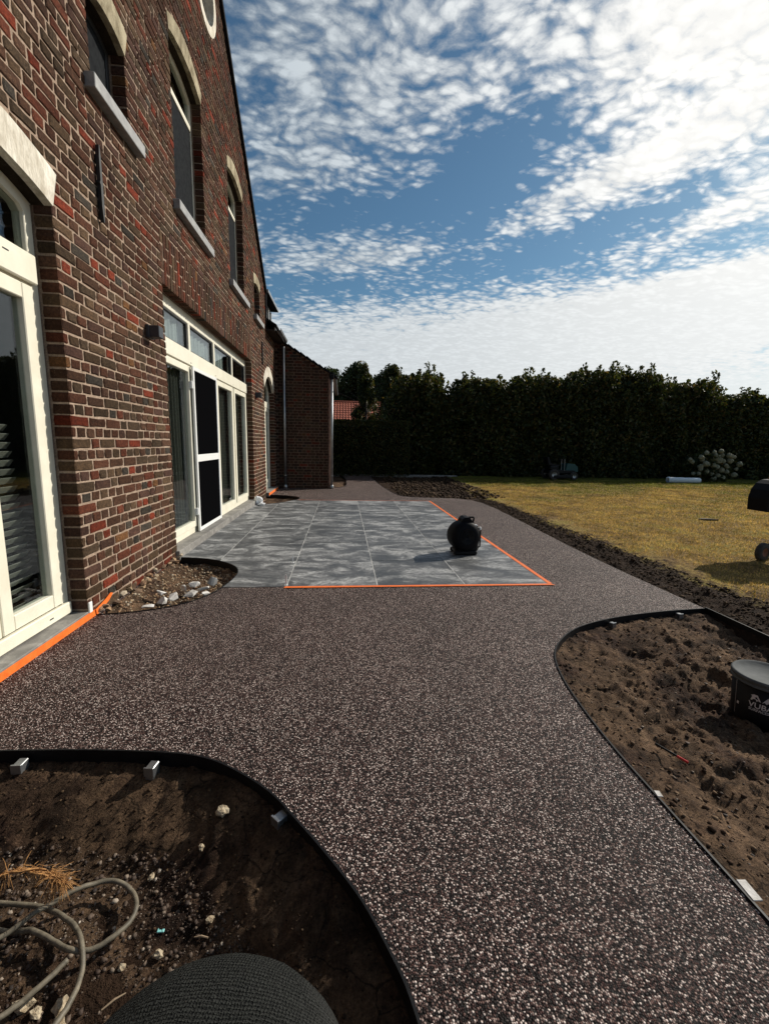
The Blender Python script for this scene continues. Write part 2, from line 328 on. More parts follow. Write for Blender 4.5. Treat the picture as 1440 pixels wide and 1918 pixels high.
def knit_fn(t, b):
    tc = t.add('ShaderNodeTexCoord').outputs['Object']
    mp = t.add('ShaderNodeMapping'); t.set(mp, 'Vector', tc); mp.inputs['Rotation'].default_value = (R(8), 0, R(6))
    w = t.add('ShaderNodeTexWave', wave_type='BANDS', bands_direction='Y'); t.set(w, 'Vector', mp.outputs[0]); t.set(w, 'Scale', 62.0); t.set(w, 'Distortion', 5.0); t.set(w, 'Detail', 3.0); t.set(w, 'Detail Scale', 6.0)
    w2 = t.add('ShaderNodeTexWave', wave_type='BANDS', bands_direction='X'); t.set(w2, 'Vector', mp.outputs[0]); t.set(w2, 'Scale', 95.0); t.set(w2, 'Distortion', 4.5)
    n = t.noise(tc, 260, 4, .8)
    h = t.math('ADD', t.math('ADD', w.outputs[0], t.math('MULTIPLY', w2.outputs[0], .5)), n)
    t.set(b, 'Base Color', t.ramp(t.math('MULTIPLY', h, .4), [(.15, (.003, .0035, .0035)), (.85, (.048, .051, .046))]))
    t.set(b, 'Normal', t.bump(h, 1.0, .006))
    b.inputs['Sheen Weight'].default_value = .04
M_KNIT = mat('charcoal_knit', rough=1.0, spec=.03, fn=knit_fn)

# ------------------------------------------------------------------ mesh helpers
def mesh_np(name, V, F, smooth=False, m=None):
    V = np.asarray(V, dtype=np.float32).reshape(-1, 3); me = bpy.data.meshes.new(name)
    F = np.asarray(F, dtype=np.int32); k = F.shape[1]
    me.vertices.add(len(V)); me.vertices.foreach_set('co', V.ravel())
    me.loops.add(F.size); me.loops.foreach_set('vertex_index', F.ravel())
    me.polygons.add(len(F)); me.polygons.foreach_set('loop_start', np.arange(0, F.size, k, dtype=np.int32))
    if smooth: me.polygons.foreach_set('use_smooth', np.ones(len(F), dtype=bool))
    me.update(calc_edges=True); me.validate()
    if m: me.materials.append(m)
    return me
class MB:
    def __init__(s): s.v = []; s.f = []
    def raw(s, V, F):
        o = len(s.v); s.v += [tuple(p) for p in V]; s.f += [tuple(i+o for i in f) for f in F]; return s
    def box(s, x0, x1, y0, y1, z0, z1, bev=0):
        if x0 > x1: x0, x1 = x1, x0
        if y0 > y1: y0, y1 = y1, y0
        if z0 > z1: z0, z1 = z1, z0
        if bev <= 0:
            V = [(x, y, z) for x in (x0, x1) for y in (y0, y1) for z in (z0, z1)]
            return s.raw(V, [(0, 1, 3, 2), (4, 6, 7, 5), (0, 4, 5, 1), (2, 3, 7, 6), (0, 2, 6, 4), (1, 5, 7, 3)])
        b = min(bev, (x1-x0)*.4, (y1-y0)*.4, (z1-z0)*.4)
        V = []; idx = {}
        X = (x0, x1); Y = (y0, y1); Z = (z0, z1); S = (1, -1)
        for i in (0, 1):
            for j in (0, 1):
                for k in (0, 1):
                    idx[i, j, k, 0] = len(V); V.append((X[i], Y[j]+S[j]*b, Z[k]+S[k]*b))
                    idx[i, j, k, 1] = len(V); V.append((X[i]+S[i]*b, Y[j], Z[k]+S[k]*b))
                    idx[i, j, k, 2] = len(V); V.append((X[i]+S[i]*b, Y[j]+S[j]*b, Z[k]))
        F = []
        for i in (0, 1):
            q = [idx[i, 0, 0, 0], idx[i, 1, 0, 0], idx[i, 1, 1, 0], idx[i, 0, 1, 0]]; F.append(q if i else q[::-1])
            q = [idx[0, i, 0, 1], idx[1, i, 0, 1], idx[1, i, 1, 1], idx[0, i, 1, 1]]; F.append(q[::-1] if i else q)
            q = [idx[0, 0, i, 2], idx[1, 0, i, 2], idx[1, 1, i, 2], idx[0, 1, i, 2]]; F.append(q if i else q[::-1])
        for a in (0, 1):
            for c in (0, 1):
                F.append([idx[a, c, 0, 0], idx[a, c, 1, 0], idx[a, c, 1, 1], idx[a, c, 0, 1]])
                F.append([idx[a, 0, c, 0], idx[a, 1, c, 0], idx[a, 1, c, 2], idx[a, 0, c, 2]])
                F.append([idx[0, a, c, 1], idx[1, a, c, 1], idx[1, a, c, 2], idx[0, a, c, 2]])
        for i in (0, 1):
            for j in (0, 1):
                for k in (0, 1): F.append([idx[i, j, k, 0], idx[i, j, k, 1], idx[i, j, k, 2]])
        return s.raw(V, F)
    def prism(s, loop, axis, a0, a1):
        """loop of 2-D points extruded along axis ('x','y','z') from a0 to a1"""
        n = len(loop)
        def P(p, a): return {'x': (a, p[0], p[1]), 'y': (p[0], a, p[1]), 'z': (p[0], p[1], a)}[axis]
        V = [P(p, a0) for p in loop]+[P(p, a1) for p in loop]
        F = [(i, (i+1) % n, n+(i+1) % n, n+i) for i in range(n)]
        tri = tessellate_polygon([[Vector((p[0], p[1], 0)) for p in loop]])
        F += [tuple(t[::-1]) for t in tri]+[tuple(i+n for i in t) for t in tri]
        return s.raw(V, F)
    def tube(s, path, r, seg=8, cap=True):
        pts = [Vector(p) for p in path]; n = len(pts); V = []; up = None
        for i, p in enumerate(pts):
            d = (pts[min(i+1, n-1)]-pts[max(i-1, 0)]).normalized()
            if up is None: up = d.orthogonal().normalized()
            up = (up-d*up.dot(d)).normalized(); sd = d.cross(up)
            rr = r[i] if isinstance(r, (list, tuple)) else r
            for k in range(seg):
                a = 2*math.pi*k/seg; V.append(p+(up*math.cos(a)+sd*math.sin(a))*rr)
        F = [(i*seg+k, i*seg+(k+1) % seg, (i+1)*seg+(k+1) % seg, (i+1)*seg+k) for i in range(n-1) for k in range(seg)]
        if cap: F += [tuple(range(seg))[::-1], tuple((n-1)*seg+k for k in range(seg))]
        return s.raw(V, F)
    def lathe(s, prof, c=(0, 0, 0), axis=(0, 0, 1), seg=24, a0=0, a1=360):
        ax = Vector(axis).normalized(); e1 = ax.orthogonal().normalized(); e2 = ax.cross(e1); c = Vector(c)
        full = abs(a1-a0) >= 360; ns = seg if full else seg+1; V = []; F = []
        for r, h in prof:
            for k in range(ns):
                a = R(a0+(a1-a0)*k/seg); V.append(c+ax*h+(e1*math.cos(a)+e2*math.sin(a))*r)
        for i in range(len(prof)-1):
            for k in range(seg):
                k2 = (k+1) % ns; F.append((i*ns+k, i*ns+k2, (i+1)*ns+k2, (i+1)*ns+k))
        return s.raw(V, F)
    def build(s, name, m, parent=None, smooth=False, kind=None):
        me = bpy.data.meshes.new(name); me.from_pydata(s.v, [], s.f)
        bm = bmesh.new(); bm.from_mesh(me); bmesh.ops.recalc_face_normals(bm, faces=bm.faces); bm.to_mesh(me); bm.free()
        if smooth:
            for p in me.polygons: p.use_smooth = True
        me.materials.append(m); return link(name, me, parent, kind)
def tag(o, label=None, cat=None, group=None, kind=None):
    if label: o['label'] = label
    if cat: o['category'] = cat
    if group: o['group'] = group
    if kind: o['kind'] = kind
    return o
def thing(name, label, cat, loc=(0, 0, 0), group=None):
    o = bpy.data.objects.new(name, None); COL.objects.link(o); o.location = loc; o.empty_display_size = .1
    W[o.name] = Vector(loc); return tag(o, label, cat, group)
W = {}
def link(name, me, parent=None, kind=None):
    o = bpy.data.objects.new(name, me); COL.objects.link(o)
    if parent:
        o.parent = parent
        # geometry is written in world coordinates: undo the parent's placement
        o.matrix_parent_inverse = Matrix.Translation(-W.get(parent.name, Vector((0, 0, 0))))
    if kind: o['kind'] = kind
    return o
def smooth_loop(pts, sub=6, closed=False):
    n = len(pts); out = []
    rng = range(n) if closed else range(n-1)
    for i in rng:
        g = lambda k: Vector((*pts[k % n], 0)[:3]) if closed else Vector((*pts[max(0, min(n-1, k))], 0)[:3])
        p0, p1, p2, p3 = g(i-1), g(i), g(i+1), g(i+2)
        for j in range(sub):
            t = j/sub
            out.append(.5*((2*p1)+(p2-p0)*t+(2*p0-5*p1+4*p2-p3)*t*t+(3*p1-p0-3*p2+p3)*t*t*t))
    if not closed: out.append(Vector((*pts[-1], 0)[:3]))
    return [(p.x, p.y) for p in out]
def inside(p, loop):
    x, y = p; c = False; n = len(loop); j = n-1
    for i in range(n):
        xi, yi = loop[i]; xj, yj = loop[j]
        if (yi > y) != (yj > y) and x < (xj-xi)*(y-yi)/(yj-yi)+xi: c = not c
        j = i
    return c
def region(outers, holes, z, thick=0):
    """flat sheet = union of outers minus holes, with optional thickness"""
    vs, es = [], []
    for lp in outers+holes:
        o = len(vs); vs += [Vector(p) for p in lp]; es += [(o+i, o+(i+1) % len(lp)) for i in range(len(lp))]
    v, e, f, *_ = delaunay_2d_cdt(vs, es, [], 0, 1e-5)
    F = []
    for t in f:
        c = sum((v[i] for i in t), Vector((0, 0)))/len(t); c = (c.x, c.y)
        if any(inside(c, o) for o in outers) and not any(inside(c, h) for h in holes): F.append(tuple(t))
    use = sorted({i for t in F for i in t}); mp = {k: i for i, k in enumerate(use)}
    V = [(v[i].x, v[i].y, z) for i in use]; F = [tuple(mp[i] for i in t) for t in F]
    F = [f_ if (Vector(V[f_[1]])-Vector(V[f_[0]])).cross(Vector(V[f_[2]])-Vector(V[f_[0]])).z > 0 else f_[::-1] for f_ in F]
    mb = MB(); mb.raw(V, F)
    if thick:
        cnt = {}
        for t in F:
            for i in range(len(t)):
                a, b = t[i], t[(i+1) % len(t)]; cnt[(a, b)] = 1
        n = len(V); bd = [(a, b) for (a, b) in cnt if (b, a) not in cnt]
        mb.v += [(x, y, z-thick) for x, y, _ in V]
        mb.f += [(a, n+a, n+b, b) for a, b in bd]
    return mb
def build_keep(mb, name, m, parent=None, kind=None):
    me = bpy.data.meshes.new(name); me.from_pydata(mb.v, [], mb.f); me.materials.append(m); return link(name, me, parent, kind)
# value noise in numpy
LAT = NPR.rand(256, 256)
def vnoise(x, y):
    xi = np.floor(x).astype(int); yi = np.floor(y).astype(int); fx = x-xi; fy = y-yi
    fx = fx*fx*(3-2*fx); fy = fy*fy*(3-2*fy)
    a = LAT[xi & 255, yi & 255]; b = LAT[(xi+1) & 255, yi & 255]; c = LAT[xi & 255, (yi+1) & 255]; d = LAT[(xi+1) & 255, (yi+1) & 255]
    return a*(1-fx)*(1-fy)+b*fx*(1-fy)+c*(1-fx)*fy+d*fx*fy
def fbm(x, y, f=1., o=5, g=.5):
    s = 0; a = 1; t = 0
    for k in range(o): s = s+a*vnoise(x*f+17.3*k, y*f+9.1*k); t += a; a *= g; f *= 2.03
    return s/t-.5
def grid(x0, x1, y0, y1, step, zf, name, m, parent=None, kind=None, xs=None, ys=None):
    if xs is None: xs = np.arange(x0, x1+step*.5, step)
    if ys is None: ys = np.arange(y0, y1+step*.5, step)
    X, Y = np.meshgrid(xs, ys); Z = zf(X, Y); n, k = X.shape
    V = np.stack([X, Y, Z], -1).reshape(-1, 3); I = np.arange(n*k).reshape(n, k)
    F = np.stack([I[:-1, :-1], I[:-1, 1:], I[1:, 1:], I[1:, :-1]], -1).reshape(-1, 4)
    return link(name, mesh_np(name, V, F, True, m), parent, kind)
def proj(p):
    d = Vector(p)-Vector((0, 0, CAMZ)); w = d.dot(FW)
    if w < .05: return None
    return 720+820.93*d.dot(RT)/w, 959-820.93*d.dot(UP)/w

# ------------------------------------------------------------------ ground plan (metres, camera above the origin)
XW = -1.74
bed1 = smooth_loop([(-1.742, 1.72), (-1.36, 1.71), (-1.04, 1.695), (-.72, 1.66), (-.56, 1.625), (-.43, 1.56), (-.26, 1.43), (-.14, 1.29), (-.03, 1.15), (.06, 1.02), (.12, .90), (.16, .80), (.185, .66), (.19, .40), (.15, .0), (-.05, -.5), (-.6, -.9), (-1.742, -1.0)], 5)
bed2 = smooth_loop([(-1.742, 3.13), (-1.51, 3.17), (-1.32, 3.25), (-1.16, 3.38), (-1.04, 3.62), (-.985, 3.95), (-1.0, 4.19), (-1.09, 4.38), (-1.28, 4.56), (-1.47, 4.65), (-1.742, 4.70)], 5)
bed3 = smooth_loop([(-1.742, 8.66), (-1.45, 8.80), (-1.17, 9.13), (-.97, 9.55), (-.97, 9.85), (-1.20, 10.13), (-1.50, 10.25), (-1.742, 10.28)], 5)
bed4_edge = smooth_loop([(1.15, -2.5), (1.15, 0), (1.145, .9), (1.14, 1.3), (1.14, 1.57), (1.16, 1.85), (1.20, 2.12), (1.28, 2.37), (1.42, 2.57), (1.65, 2.76), (2.01, 2.91), (2.45, 3.01), (2.87, 3.06)], 5)
right_edge = smooth_loop([(2.87, 3.06), (2.855, 3.6), (2.85, 4.3), (2.88, 5.4), (2.98, 7.2), (3.03, 8.6), (2.95, 9.5), (2.62, 9.92), (1.97, 10.06), (1.55, 10.2), (1.33, 10.6), (1.18, 12), (1.08, 14), (1.0, 16.6)], 5)
cornerbed = smooth_loop([(-.10, 16.6), (.08, 15.2), (.11, 13.4), (.08, 12.7), (-.02, 12.3), (-.28, 11.98), (-.36, 11.86)], 5)
path_outer = [(-1.745, -2.5)]+bed4_edge[:-1]+right_edge+cornerbed+[(-1.745, 11.86)]
TX0, TX1, TY0, TY1 = -1.705, 1.89, 3.70, 9.39
terrace = [(TX0, TY0), (TX1, TY0), (TX1, TY1), (TX0, TY1)]

# ------------------------------------------------------------------ big ground
def g_z(X, Y): return -.45+0*X
g = grid(0, 0, 0, 0, 1, g_z, 'ground', M_SOIL, None, 'structure', xs=np.linspace(-600, 600, 25), ys=np.linspace(-600, 600, 25))
g['label'] = 'flat earth that carries the whole garden out to the horizon'
path = build_keep(region([path_outer], [terrace, bed1, bed2, bed3], 0, .05), 'resin_path', M_RESIN, None, 'structure')
path['label'] = 'speckled brown and white resin gravel path curving past the beds'

def lawn_z(X, Y):
    base = -.035+.030*fbm(X, Y, .9, 4)+.035*fbm(X, Y, 7, 4)
    edge = np.clip((X-2.85)/.5, 0, 1)
    rough = fbm(X, Y, 9, 5)*.10*np.clip(1.6-(X-2.9)/.6, .12, 1)
    bed6 = ((Y > 9.8) & (X < 3.4))
    z = base+.035*edge+np.where(X > 2.8, rough, 0)*1.0
    z = np.where(bed6, -.06+.09*fbm(X, Y, 6, 5)+.02, z)
    hidden = ((X < 2.84) & (Y < 9.9)) | ((X < .95) & (Y < 16.65))
    z = np.where(hidden, -.2, z)
    return np.minimum(z, np.where((X < 3.1), -.006+0*X, .05))
xs = np.concatenate([np.arange(-14, .9, 1.0), np.arange(.9, 6.5, .035), np.arange(6.5, 20, .15), np.arange(20, 80.1, 2)])
ys = np.concatenate([np.arange(-8, 2, .4), np.arange(2, 10, .035), np.arange(10, 17.5, .07), np.arange(17.5, 90, 2)])
lawn = grid(0, 0, 0, 0, 0, lawn_z, 'lawn', M_LAWN, None, 'structure', xs=xs, ys=ys)
lawn['label'] = 'patchy dry lawn turning from yellow to green towards the hedge'

def dip(loop, X, Y, soft):
    L = np.array(loop); d = np.full(X.shape, 9.)
    for i in range(len(L)-1):
        a = L[i]; b = L[i+1]; ab = b-a; t = np.clip(((X-a[0])*ab[0]+(Y-a[1])*ab[1])/max(1e-9, ab@ab), 0, 1)
        d = np.minimum(d, np.hypot(X-a[0]-t*ab[0], Y-a[1]-t*ab[1]))
    return np.clip(d/soft, 0, 1)
def z1(X, Y):
    k = dip(bed1, X, Y, .40); k = k*k*(3-2*k)
    cr = (fbm(X, Y, 3.2, 5)+.5)*5; crust = (np.floor(cr)+np.clip((cr-np.floor(cr))*5, 0, 1))/5*.05+.012*fbm(X, Y, 22, 4)-.01*(np.abs(fbm(X+3, Y, 5, 3))<.012)
    return -.055-.12*k+crust*(1-k)-.02+.04*fbm(X, Y, 6, 6, .6)*(.4+k)+.035*fbm(X, Y, 26, 5, .6)*(.25+.75*k)+.006*fbm(X, Y, 60, 3)
def z2(X, Y):
    k = dip(bed2, X, Y, .25)
    return -.06-.06*k+.05*fbm(X, Y, 9, 5)+.10*np.clip(1-(X+1.74)/.25, 0, 1)*(Y > 0)*k
def z3(X, Y): return -.06-.03*dip(bed3, X, Y, .25)+.03*fbm(X, Y, 9, 4)
def z4(X, Y):
    k = dip(bed4_edge, X, Y, .5)
    hol = -.05*np.exp(-((X-2.05)**2+(Y-2.05)**2)/.05)-.05*np.exp(-((X-1.95)**2+(Y-2.55)**2)/.01)
    r1 = 1-2*np.abs(fbm(X+5, Y*1.3, 4.2, 5, .55))*2
    return -.035-.05*k+.13*fbm(X, Y, 2.6, 6, .62)*(.22+k)+.045*(r1-.75)*(.2+k)+.035*fbm(X, Y, 24, 4, .6)+hol
def z5(X, Y): return -.05+.06*fbm(X, Y, 4, 5)
def bed(loop, box, step, zf, m, label, cap=-.012):
    o = grid(*box, step, lambda X, Y: np.minimum(zf(X, Y), cap), 'soil_bed', m, None, 'structure'); o['label'] = label; return o
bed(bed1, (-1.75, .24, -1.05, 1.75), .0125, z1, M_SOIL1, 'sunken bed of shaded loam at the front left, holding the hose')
bed(bed2, (-1.75, -.96, 3.1, 4.74), .012, z2, M_SOIL, 'half oval soil bed with rubble against the first brick pier')
bed(bed3, (-1.75, -.92, 8.62, 10.3), .03, z3, M_SOIL, 'small dark half oval soil bed at the second pier')
bed(bed4_edge, (1.12, 2.865, -2.5, 3.05), .0135, z4, M_SOIL, 'sunlit soil bed on the right with the bucket in it')
bed(cornerbed, (-.40, .13, 11.8, 16.6), .06, z5, M_SOIL, 'soil strip round the far downpipe')
k = MB().box(-.45, 4.4, 16.62, 16.78, -.2, .05, .01).build('kerb', M_CONC, None, kind='structure'); k['label'] = 'thin pale concrete edge running along the foot of the hedge'

# ------------------------------------------------------------------ edging strips
def strip(loop, z0, z1, th, m, name='strip', parent=None):
    mb = MB(); n = len(loop); L = [Vector(p) for p in loop]; V = []; F = []
    for i, p in enumerate(L):
        d = (L[min(i+1, n-1)]-L[max(i-1, 0)]).normalized(); nn = Vector((-d.y, d.x))*th/2
        for (q, z) in ((p+nn, z0), (p+nn, z1), (p-nn, z1), (p-nn, z0)): V.append((q.x, q.y, z))
    for i in range(n-1):
        for k in range(4): F.append((i*4+k, i*4+(k+1) % 4, (i+1)*4+(k+1) % 4, (i+1)*4+k))
    F += [(0, 1, 2, 3), ((n-1)*4+3, (n-1)*4+2, (n-1)*4+1, (n-1)*4)]
    return mb.raw(V, F).build(name, m, parent)
def edging(loop, label, stakes, z0=-.17, z1=.007):
    t = thing('bed_edging', label, 'garden edging', (loop[0][0], loop[0][1], 0), 'black edging strips round the beds')
    strip(loop, z0, z1, .007, M_BLACK, 'strip', t)
    for (x, y, a, l) in stakes:
        c, s = math.cos(R(a)), math.sin(R(a)); mb = MB().box(-.017, .017, -.012, l, -.16, -.012, .003)
        mb.box(-.019, .019, l-.004, l+.004, -.045, -.008, .001)
        mb.v = [(x+p[0]*c-p[1]*s, y+p[0]*s+p[1]*c, p[2]) for p in mb.v]
        mb.build('stake', M_ZINC, t)
edging(bed1[:-15], 'black edging curving round the sunken bed at the front left', [(-1.25, 1.675, 180, .035), (-.735, 1.625, 172, .035), (-.20, 1.345, 135, .03)])
edging(bed2, 'black edging of the rubble bed at the first brick pier', [])
edging(bed3, 'black edging of the small bed at the second pier', [])
edging(bed4_edge[8:], 'black edging on the curved left side of the right bed', [(2.60, 3.015, 186, .03), (1.96, 2.865, 200, .02)], z1=.006)
edging(smooth_loop([(2.87, 3.065), (2.872, 2.5), (2.875, 1.6), (2.88, 0), (2.88, -2.5)], 4), 'straight black edging between the right bed and the lawn', [], z1=.012)
edging(cornerbed, 'black edging beside the far downpipe', [])
edging(right_edge[40:], 'black edging of the soil patch beyond the terrace', [])
def bracket(x, y, a, sx, sy, lab):
    c, s = math.cos(R(a)), math.sin(R(a)); mb = MB().box(-sx, sx, -sy, sy, .0, .004, .001).box(-sx, sx, sy-.003, sy, -.03, .0)
    mb.v = [(x+p[0]*c-p[1]*s, y+p[0]*s+p[1]*c, p[2]+.004) for p in mb.v]
    tag(mb.build('edging_bracket', M_RUBBLE), lab, 'bracket')
bracket(1.163, .965, 86, .030, .014, 'pale flat edging bracket at the path edge, nearest the camera')
bracket(1.150, 1.315, 80, .014, .010, 'small pale edging bracket at the path edge beside the red tipped pencil')

# ------------------------------------------------------------------ terrace
gr_o = build_keep(region([terrace], [bed2, bed3], .0005, .04), 'terrace', M_GROUT, None, 'structure')
gr_o['label'] = 'terrace of large grey stone look tiles in front of the french doors'
cols = [TX0, -1.27, -.48, .31, 1.10, TX1]; rows = [TY0+.83*i for i in range(7)]+[TY1]
for i in range(5):
    for j in range(7):
        g_ = .0038; h_ = .0032; x0, x1, y0, y1 = cols[i]+g_, cols[i+1]-g_, rows[j]+h_, rows[j+1]-h_
        if y1-y0 < .1: continue
        c = [(x0+.001, y0), (x1, y0), (x1, y1), (x0, y1)]
        mb = region([c], [bed2, bed3], .004+random.uniform(-.0006, .0006), .012)
        if mb.f: build_keep(mb, 'tile', M_TILE, gr_o)
for i, xj in enumerate(cols[1:-1]):
    y0_, y1_ = (4.62, 8.72) if i == 0 else (TY0, TY1)
    MB().box(xj-.0036, xj+.0036, y0_+.005, y1_-.005, -.004, .0026).build('grout_line', M_GROUTL, gr_o)
def tape(pts, label, z=.0065):
    return tag(build_keep(region([pts], [], z, .0015), 'masking_tape', M_TAPE), label, 'tape', 'orange masking tape')
def wob(a, b, n, amp, axis):
    out = []
    for i in range(n+1):
        t = i/n; p = [a[0]+(b[0]-a[0])*t, a[1]+(b[1]-a[1])*t]; p[axis] += random.uniform(-amp, amp); out.append(tuple(p))
    return out
tape(wob((-.50, 3.662), (1.925, 3.662), 40, .0015, 1)+wob((1.895, 3.702), (-.49, 3.702), 40, .001, 1), 'orange tape along the near edge of the terrace')
tape(wob((1.875, 3.7035), (1.875, 9.41), 50, .001, 0)+wob((1.915, 9.41), (1.915, 3.7035), 50, .0015, 0), 'orange tape along the right edge of the terrace, past the black blower')
tape(wob((-.95, 9.395), (1.874, 9.395), 40, .004, 1)+wob((1.874, 9.408), (-.95, 9.408), 40, .004, 1), 'thin frayed orange tape along the far edge of the terrace')
o = MB().box(-1.7375, -1.7345, 1.72, 3.13, .001, .046).build('masking_tape', M_TAPE); tag(o, 'wide orange tape on the doorstep of the near left french window', 'tape', 'orange masking tape')
mb = MB().prism([(3.13, .002), (3.30, .050), (3.36, .085), (3.33, .098), (3.26, .075), (3.12, .046)], 'x', -1.732, -1.728)
tag(mb.build('masking_tape', M_TAPE), 'torn orange tape end stuck to the foot of the first brick pier', 'tape', 'orange masking tape')
o = MB().box(-1.672, -1.669, 10.14, 11.52, .003, .062).build('masking_tape', M_TAPE); tag(o, 'orange tape on the doorstep of the far arched door', 'tape', 'orange masking tape')
for x, y, hh, l in ((-.51, 4.46, .075, 'farther'), (-.487, 3.735, .10, 'nearer')):
    t = thing('tile_spacer', 'white plastic tile spacer standing in a joint, the %s of the two' % l, 'tile spacer', (x, y, 0), 'white tile spacers')
    MB().box(x-.006, x+.006, y-.002, y+.002, .005, hh, .001).build('blade', M_WHITE, t)
    MB().box(x-.015, x+.015, y-.012, y+.012, .004, .008, .001).build('foot', M_WHITE, t)

# ------------------------------------------------------------------ brick machinery
PITCH_Z = .0733; ZB = -.22
def outline(w, h, rs, n8=True):
    j = lambda a: rs.uniform(-a, a)
    c = min(.0042, w*.12)
    if n8:
        return [(c+j(.004), j(.003)), (w/2+j(.015), j(.0035)), (w-c+j(.004), j(.003)), (w+j(.003), h/2+j(.012)), (w-c*1.2+j(.004), h+j(.003)), (w/2+j(.015), h+j(.0035)), (c+j(.004), h+j(.003)), (j(.003), h/2+j(.012))]
    return [(j(.002), j(.002)), (w+j(.002), j(.002)), (w+j(.002), h+j(.002)), (j(.002), h+j(.002))]
def brick_geo(w, h, rs, n8, depth=.105, inset=.0055):
    """front face towards +x at x about 0; y is length, z is height"""
    o = outline(w, h, rs, n8); n = len(o); cx_, cy_ = w/2, h/2
    V = [(-depth, p[0], p[1]) for p in o]+[(-.004+rs.uniform(-.0015, .0015), p[0], p[1]) for p in o]
    for p in o:
        dx, dy = cx_-p[0], cy_-p[1]; L = math.hypot(dx, dy); V.append((rs.uniform(-.0012, .0018), p[0]+dx/L*inset*1.6, p[1]+dy/L*inset*1.2))
    F = [(i, (i+1) % n, n+(i+1) % n, n+i) for i in range(n)]+[(n+i, n+(i+1) % n, 2*n+(i+1) % n, 2*n+i) for i in range(n)]
    F.append(tuple(range(2*n, 3*n)))
    return V, F
rsb = random.Random(3)
PROTO = {}
def proto(kind, w, h, m):
    key = (kind, m.name)
    if key not in PROTO:
        L = []
        for q in range(9):
            V, F = brick_geo(w, h, rsb, True); me = bpy.data.meshes.new('brick'); me.from_pydata(V, [], F); me.materials.append(m); L.append(me)
        PROTO[key] = L
    return rsb.choice(PROTO[key])
def lay(parent, bricks, place, m, near_n8=True):
    """bricks: list of (u, z, w, h, vertical, score); the 300 that show largest become objects of their own, the rest one mesh"""
    bricks.sort(key=lambda b: -b[5]); ind, rest = bricks[:300], bricks[300:]
    for (u, z, w, h, vert, sc) in ind:
        kind, W0 = ('soldier', .215) if vert else (('stretcher', .205) if w > .15 else ('header', .098))
        me = proto(kind if not vert else 'stretcher', W0 if not vert else .205, .0605, m)
        o = bpy.data.objects.new('brick', me); COL.objects.link(o); o.parent = parent
        wp = W.get(parent.name, Vector((0, 0, 0)))
        Mx = place(u, z)
        if vert: Mx = Mx @ Matrix.Rotation(R(90), 4, 'X') @ Matrix.Translation((0, 0, -w)) @ Matrix.Diagonal((1, h/.205, w/.0605, 1))
        else: Mx = Mx @ Matrix.Rotation(R(rsb.uniform(-.7, .7)), 4, 'X') @ Matrix.Diagonal((1, w/W0, h/.0605, 1))
        Mx = Mx @ Matrix.Translation((rsb.uniform(-.002, .0025), 0, 0))
        o.matrix_parent_inverse = Matrix.Identity(4); o.matrix_basis = Matrix.Translation(-wp) @ Mx
    if rest:
        mb = MB()
        for (u, z, w, h, vert, sc) in rest:
            V, F = brick_geo(w if not vert else h, h if not vert else w, rsb, sc > 60)
            Mx = place(u, z) @ Matrix.Translation((rsb.uniform(-.002, .0025), 0, 0))
            if vert: V = [(a, w-c, b) for a, b, c in V]
            mb.raw([Mx @ Vector(p) for p in V], F)
        me = bpy.data.meshes.new('brickwork'); me.from_pydata(mb.v, [], mb.f); me.materials.append(m); link('brickwork', me, parent, 'stuff')
def score(P, area, nrm):
    pr = proj(P)
    d = Vector(P)-Vector((0, 0, CAMZ)); L = d.length
    s = area*abs(d.dot(Vector(nrm)))/L**3*820**2
    if pr is None or not (-25 < pr[0] < 1465 and -25 < pr[1] < 1940): return s*.001
    return s
